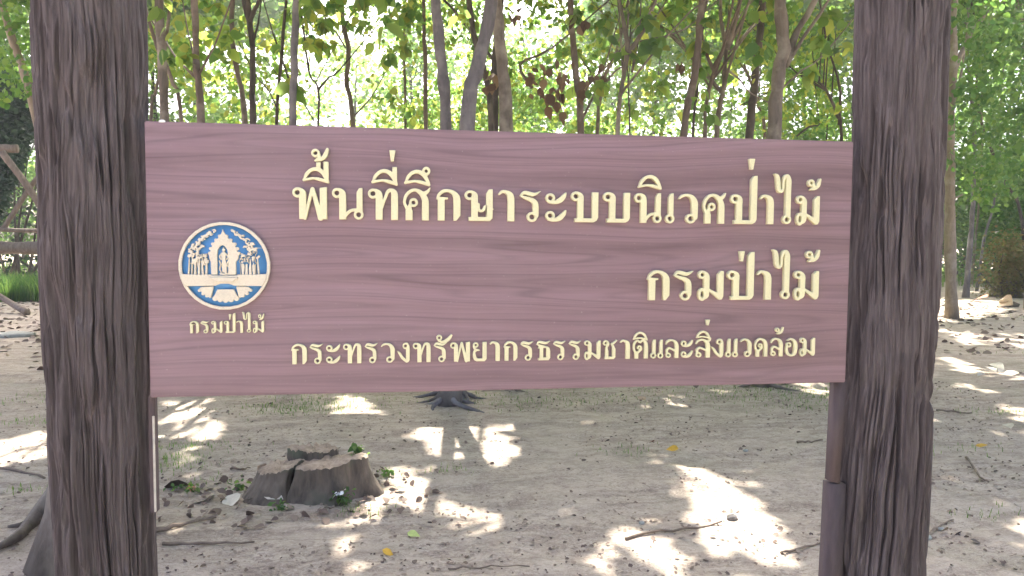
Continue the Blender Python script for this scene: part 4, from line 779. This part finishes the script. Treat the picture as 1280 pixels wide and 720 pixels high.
def weed(px, py, n, r, h, label, flowers=0, size=.035, name='weed'):
    p = gpt(px, py); root = empty(name, tuple(float(v) for v in p), label, 'weed', None); mb = MB(); L = Leaves(); F = Leaves()
    for k in range(n):
        a = rng.random() * 6.28; e = p + np.array([math.cos(a) * r * rng.random(), math.sin(a) * r * .6 * rng.random(), h * rng.uniform(.4, 1)]); mb.tube(smooth_line([p + np.array([rng.normal(0, r * .3), rng.normal(0, r * .2), -.01]), (p + e) / 2 + rng.normal(0, .01, 3), e], 5), [.0022] * 5, 4)
        L.add(e + rng.normal(0, .018, (6, 3)), size, keep_flecks=False, hero=True)
        if k < flowers: F.add(e + np.array([0, -.01, .02]) + rng.normal(0, .008, (5, 3)), .03, keep_flecks=False, drop=.1, hero=True)
    link('stem', mb.mesh('stem'), M['grassm'], root); link('leaves', L.mb.mesh('leaves', False), M['small'], root)
    if F.any: tag(link('flower', F.mb.mesh('flower', False), M['petal'], root), kind='stuff')
weed(430, 630, 9, .12, .10, 'green weed with white petals growing against the right side of the stump', 3, .028)
weed(446, 612, 5, .04, .28, 'tall thin green sprout at the right rim of the stump', 0, .045)
weed(350, 638, 5, .06, .05, 'tiny green weed between the stump roots', 0, .028)
weed(295, 610, 5, .08, .05, 'small green weed left of the stump', 0, .03)
weed(238, 612, 6, .14, .035, 'low green weed near the dry leaves left of the stump', 0, .03)
weed(484, 596, 5, .05, .05, 'tiny weed on the sunlit patch right of the stump', 0, .03)

# ================================================================= sticks, stone, slab, single leaves
def stick(pts, w, label, mat='stick', name='stick'):
    q = [gpt(px, py, .012) for px, py in pts]; m_ = sum(q) / len(q); root_loc = m_; mb = MB(); ln = smooth_line(q, 9); ln[:, 2] += rng.normal(0, .004, 9); d = np.linalg.norm(m_ - CAM)
    mb.tube(ln, w / FPX * d / 2 * np.linspace(1.1, .6, 9) * (1 + .12 * rng.normal(0, 1, 9)), 7, .1); o = link(name, mb.mesh(name), M[mat]); tag(o, label, 'stick'); return o
stick([(192, 671), (225, 662), (270, 649)], 5, 'pale thick stick lying slanted beside the foot of the left post')
stick([(203, 684), (250, 682), (318, 683)], 3.2, 'thin pale stick lying flat below the slanted stick left of the stump')
stick([(288, 587), (300, 588), (313, 586)], 2.5, 'short dark twig left of the stump top')
stick([(782, 674), (820, 666), (862, 664), (902, 655)], 3.5, 'crooked brown twig left of the grey stone')
stick([(976, 692), (1000, 688), (1032, 680)], 3, 'thin dark twig near the foot of the right post')
stick([(996, 555), (1010, 555), (1028, 552)], 2.5, 'short dark twig beside the narrow sun streak')
stick([(1158, 675), (1172, 660), (1192, 648)], 3, 'curved thin twig right of the right post')
stick([(1208, 575), (1225, 598), (1236, 604)], 2.5, 'faint forked twig on the ground far right')
stick([(-4, 586), (25, 592), (56, 598)], 3, 'thin pale twig left of the left post', 'stick')
stick([(1170, 514), (1195, 516), (1215, 517)], 2.5, 'dark twig on the ground beside the right post edge')
stick([(560, 712), (600, 712), (662, 711)], 2.2, 'long thin reddish twig at the bottom centre of the photo')
q = [gpt(34, 394, .05) + 0, at(12, 378, gnd(34, 394)[1] + .6), at(-14, 362, gnd(34, 394)[1] + .9)]
mb = MB(); mb.tube(smooth_line(q, 8), np.linspace(.07, .055, 8), 9, .08); tag(link('fallen_branch', mb.mesh('fallen_branch'), M['log']), 'leaning dry branch with one end on the ground at the left edge', 'branch')
p = gpt(14, 420); mb = MB(); n = 14; th = np.arange(n) * 2 * math.pi / n; rad = 1 + .15 * rng.normal(0, 1, n)
V = np.vstack([np.c_[p[0] + .36 * rad * np.cos(th) * s_, p[1] + .26 * rad * np.sin(th) * s_, np.full(n, z_)] for z_, s_ in ((-.02, 1), (.035, 1), (.05, .93))] + [[[p[0], p[1], .052]]]); k = np.arange(n); kk = (k + 1) % n
mb.add(V, np.concatenate([np.stack([k + a, kk + a, kk + a + n, k + a + n], 1) for a in (0, n)]), np.stack([2 * n + k, 2 * n + kk, np.full(n, 3 * n)], 1)); tag(link('stone_slab', mb.mesh('stone_slab', False), M['slab']), 'flat pale slab lying on the ground at the left edge', 'slab')
def rock(px, py, r, label, mat='stone'):
    p = gpt(px, py); bm = bmesh.new(); bmesh.ops.create_icosphere(bm, subdivisions=3, radius=1)
    for v in bm.verts:
        c = v.co; f = 1 + .45 * (float(fbm(np.array(c.x * 1.3 + px), np.array(c.y * 1.3 + c.z * 1.9 + 7), 3)) - .45); v.co = Vector((c.x * r * f, c.y * r * .8 * f, c.z * r * .62 * f))
    me = bpy.data.meshes.new('stone'); bm.to_mesh(me); bm.free(); o = link('stone', me, M[mat], None, (float(p[0]), float(p[1]), float(p[2]) + r * .35)); tag(o, label, 'stone')
rock(915, 648, .034, 'dark grey stone in the middle of the broad sun streak'); rock(1158, 673, .028, 'pale pebble at the foot of the right post', 'slab'); rock(1176, 662, .02, 'small whitish pebble beside the dark leaf right of the post', 'slab')
rock(802, 655, .018, 'small white pebble beside the crooked brown twig', 'slab'); rock(932, 565, .02, 'little pale pebble in the shade above the sun streak', 'slab')
def leaf_thing(px, py, s_, mat, label, n=1, spread=0., lift=.02):
    p = gpt(px, py, lift); L = Leaves(); L.add(p + rng.normal(0, spread, (n, 3)) * np.array([1, 1, .25]), s_, keep_flecks=False, hero=True, drop=0., tilt=.35); o = link('fallen_leaf' if n == 1 else 'leaf_pile', L.mb.mesh('fallen_leaf', False), mat); tag(o, label, 'leaf' if n == 1 else 'leaves', None, None if n == 1 else 'stuff')
my = mat_plain('yellow_leaf', (.62, .36, .04), .6, .2); mo = mat_plain('rust_leaf', (.36, .12, .05), .6, .3); mg = mat_plain('lime_leaf', (.42, .5, .16), .6, .2); mt_ = mat_plain('tan_leaf', (.42, .30, .2), .7, .25); md = mat_plain('dark_leaf', (.09, .065, .055), .7, .3); mw = mat_plain('bleached_leaf', (.62, .56, .45), .7, .15)
leaf_thing(848, 567, .07, my, 'bright yellow fallen leaf at the top of the broad sun streak'); leaf_thing(814, 553, .055, mo, 'small rust red fallen leaf left of the yellow leaf'); leaf_thing(509, 670, .07, mg, 'lime green fallen leaf right of the stump')
leaf_thing(478, 693, .06, my, 'ochre fallen leaf low right of the stump'); leaf_thing(254, 628, .16, mw, 'curled bleached dry leaf left of the stump'); leaf_thing(245, 612, .15, mo, 'rust brown dry leaf above the bleached one')
leaf_thing(205, 610, .13, md, 'dark dry leaf beside the left post foot'); leaf_thing(322, 603, .15, mt_, 'tan dry leaf leaning on the stump lobe', 1, 0, .12); leaf_thing(340, 608, .16, mo, 'long brown dry leaf caught between the stump lobes', 1, 0, .1)
leaf_thing(333, 620, .12, mw, 'pale dry leaves heaped in the notch of the stump', 7, .07, .04); leaf_thing(1203, 667, .11, md, 'dark curled leaf right of the right post'); leaf_thing(1213, 680, .07, md, 'small dark leaf just below the curled dark one'); leaf_thing(1185, 665, .06, mt_, 'tan leaf tip beside the dark curled leaf')
leaf_thing(1234, 378, .5, mo, 'rust dry leaf standing up near the right edge', 1, 0, .15); leaf_thing(1250, 382, .55, mt_, 'large tan dry leaf on the bright ground at right', 1, 0, .15); leaf_thing(1266, 384, .6, mw, 'large bleached dry leaf at the right edge', 1, 0, .15); leaf_thing(1234, 556, .09, my, 'ochre leaf on the ground right of the post'); leaf_thing(1260, 532, .1, mw, 'white dry leaf at the right edge of the ground')
leaf_thing(1256, 470, .22, mw, 'pile of bleached dry leaves on the right', 8, .28, .04)
leaf_thing(800, 498, .12, mt_, 'tan dry leaf under the board near its right part', 1); leaf_thing(870, 488, .1, md, 'small dark upright leaf just under the board edge', 1, 0, .05)
# small stump on the right
p = gnd(1266, 372); s2 = empty('small_stump', (float(p[0]), float(p[1]), 0), 'flared brown stump under the dry bush at the right edge', 'stump'); a, b = lobe_mesh('stump_body', p[0] + .1, p[1] + .3, .24, .22, .5, [(3, .1, 0), (4, .12, 1)], 12., 0, .9); o = link('stump_body', a, M['bark_brown'], s2); link('cut_top', b, M['cut'], o)
# ================================================================= rustic rail fence, left
FY = 22.
fr = empty('rustic_rail', (float(at(20, 310, FY)[0]), FY, 0), 'rustic frame of dry logs with crossing props at the left edge', 'log rail')
def log_part(name, a, b, w, dy=0., dy2=None):
    q0, q1 = at(*a, FY + dy), at(*b, FY + (dy if dy2 is None else dy2)); mb = MB(); ln = smooth_line([q0, (q0 + q1) / 2 + rng.normal(0, .03, 3), q1], 9); mb.tube(ln, w / FPX * (FY + 1.8) / 2 * np.ones(9) * (1 + .06 * rng.normal(0, 1, 9)), 10, .06); link(name, mb.mesh(name), M['log'], fr)
log_part('rail', (-60, 309), (95, 311), 15); log_part('rail', (-30, 284), (70, 288), 5, .2); log_part('rail', (-40, 184), (22, 186), 9, .1);
log_part('prop', (2, 190), (55, 265), 8, -.2); log_part('prop', (62, 200), (4, 286), 6, .3); log_part('prop', (-30, 180), (-34, 352), 10, .4); log_part('prop', (84, 190), (86, 352), 10, .4)
# ================================================================= stuff on the ground
def scatter(name, xs, ys, size, mat, flat=.02, tilt=.25, drop=0., wid=.62, z=.006):
    P = np.stack([xs, ys, gz(xs, ys) + z + rng.random(len(xs)) * flat], 1); L = Leaves(); L.add(P, size, keep_flecks=False, tilt=tilt, drop=drop, wid=wid); return tag(link(name, L.mb.mesh(name, False), mat), kind='stuff')
n = 24000; xs = rng.uniform(-4.5, 6, n); ys = 1 + 13 * rng.random(n) ** 1.6; k_ = fbm(xs * 1.1 + 20, ys * 2.6 + 20, 4) > rng.normal(.47, .07, n)
scatter('fine_litter', xs[k_], ys[k_], rng.uniform(.008, .03, int(k_.sum())), M['litter'], .006, .3)
n = 1000; xs = rng.uniform(-5, 7, n); ys = 1.2 + 18 * rng.random(n) ** 1.4; k_ = fbm(xs * .8 + 60, ys * 1.2 + 60, 3) > rng.normal(.47, .06, n); scatter('leaf_litter', xs[k_], ys[k_], .038, M['litter'], .012, .35)
n = 9000; xs = rng.uniform(-12, 16, n); ys = rng.uniform(8, 36, n); scatter('far_litter', xs, ys, .11, M['litter'], .03, .4)
def grass(name, xs, ys, h, w=.10, mat='grassm'):
    n = len(xs); P = np.stack([xs, ys, gz(xs, ys) - .005], 1); az = rng.random(n) * 6.28; L_ = h * (.5 + .8 * rng.random(n)); ben = rng.uniform(.1, .6, n); d = np.stack([np.cos(az), np.sin(az), 0 * az], 1); s_ = np.stack([-np.sin(az), np.cos(az), 0 * az], 1) * (L_ * w / 2)[:, None]; up = np.array([0, 0, 1.])
    m_ = P + up * (L_ * .55)[:, None] + d * (L_ * ben * .3)[:, None]; t_ = P + up * (L_ * .95)[:, None] + d * (L_ * ben)[:, None]
    V = np.stack([P - s_, P + s_, m_ + s_ * .7, m_ - s_ * .7, t_], 1).reshape(-1, 3); b = (np.arange(n) * 5)[:, None]
    return tag(link(name, mesh_from(name, V, [np.array([[0, 1, 2, 3]]) + b, np.array([[3, 2, 4]]) + b], False), M[mat]), kind='stuff')
xs, ys = [], []
for px, py, r, n in [(400, 505, .35, 500), (375, 512, .3, 300), (232, 560, .2, 200), (212, 585, .2, 260), (205, 575, .15, 160), (640, 500, .5, 300), (700, 502, .5, 250), (920, 492, .6, 500), (1000, 490, .6, 600), (1035, 497, .3, 300), (1250, 515, .2, 160), (1240, 640, .12, 60), (30, 500, .35, 160), (55, 525, .2, 120), (40, 610, .15, 80), (560, 590, .12, 60), (780, 565, .15, 60), (1200, 560, .2, 60), (1235, 395, .6, 300), (1020, 510, .3, 120), (450, 640, .1, 80), (270, 600, .1, 50), (1262, 440, .4, 80)]:
    p = gnd(px, py); xs.append(p[0] + rng.normal(0, r, n)); ys.append(p[1] + rng.normal(0, r * .5, n))
grass('sparse_grass', np.concatenate(xs), np.concatenate(ys), .035, .14)
n = 5200; p0, p1 = at(-90, 330, FY - 1.2), at(100, 330, FY - 1.2); xs = rng.uniform(p0[0], p1[0], n); grass('tall_grass', xs, rng.uniform(FY - 3.2, FY - .6, n), .6, .05, 'small')
n = 14000; xs = rng.uniform(-30, 36, n); ys = rng.uniform(24, 46, n); grass('undergrowth', xs, ys, .35, .14)

hz = MB(); hz.box((-70, -12, -1.4), (90, 62, 24)); ho = link('haze', hz.mesh('haze', False)); tag(ho, kind='stuff')
hm = bpy.data.materials.new('thin_air'); hm.use_nodes = True; hn = hm.node_tree; hn.nodes.clear(); o_ = hn.nodes.new('ShaderNodeOutputMaterial'); v_ = hn.nodes.new('ShaderNodeVolumePrincipled')
v_.inputs['Color'].default_value = (.95, .97, 1, 1); v_.inputs['Density'].default_value = .0017; v_.inputs['Anisotropy'].default_value = .35; hn.links.new(v_.outputs[0], o_.inputs['Volume']); ho.data.materials.append(hm)
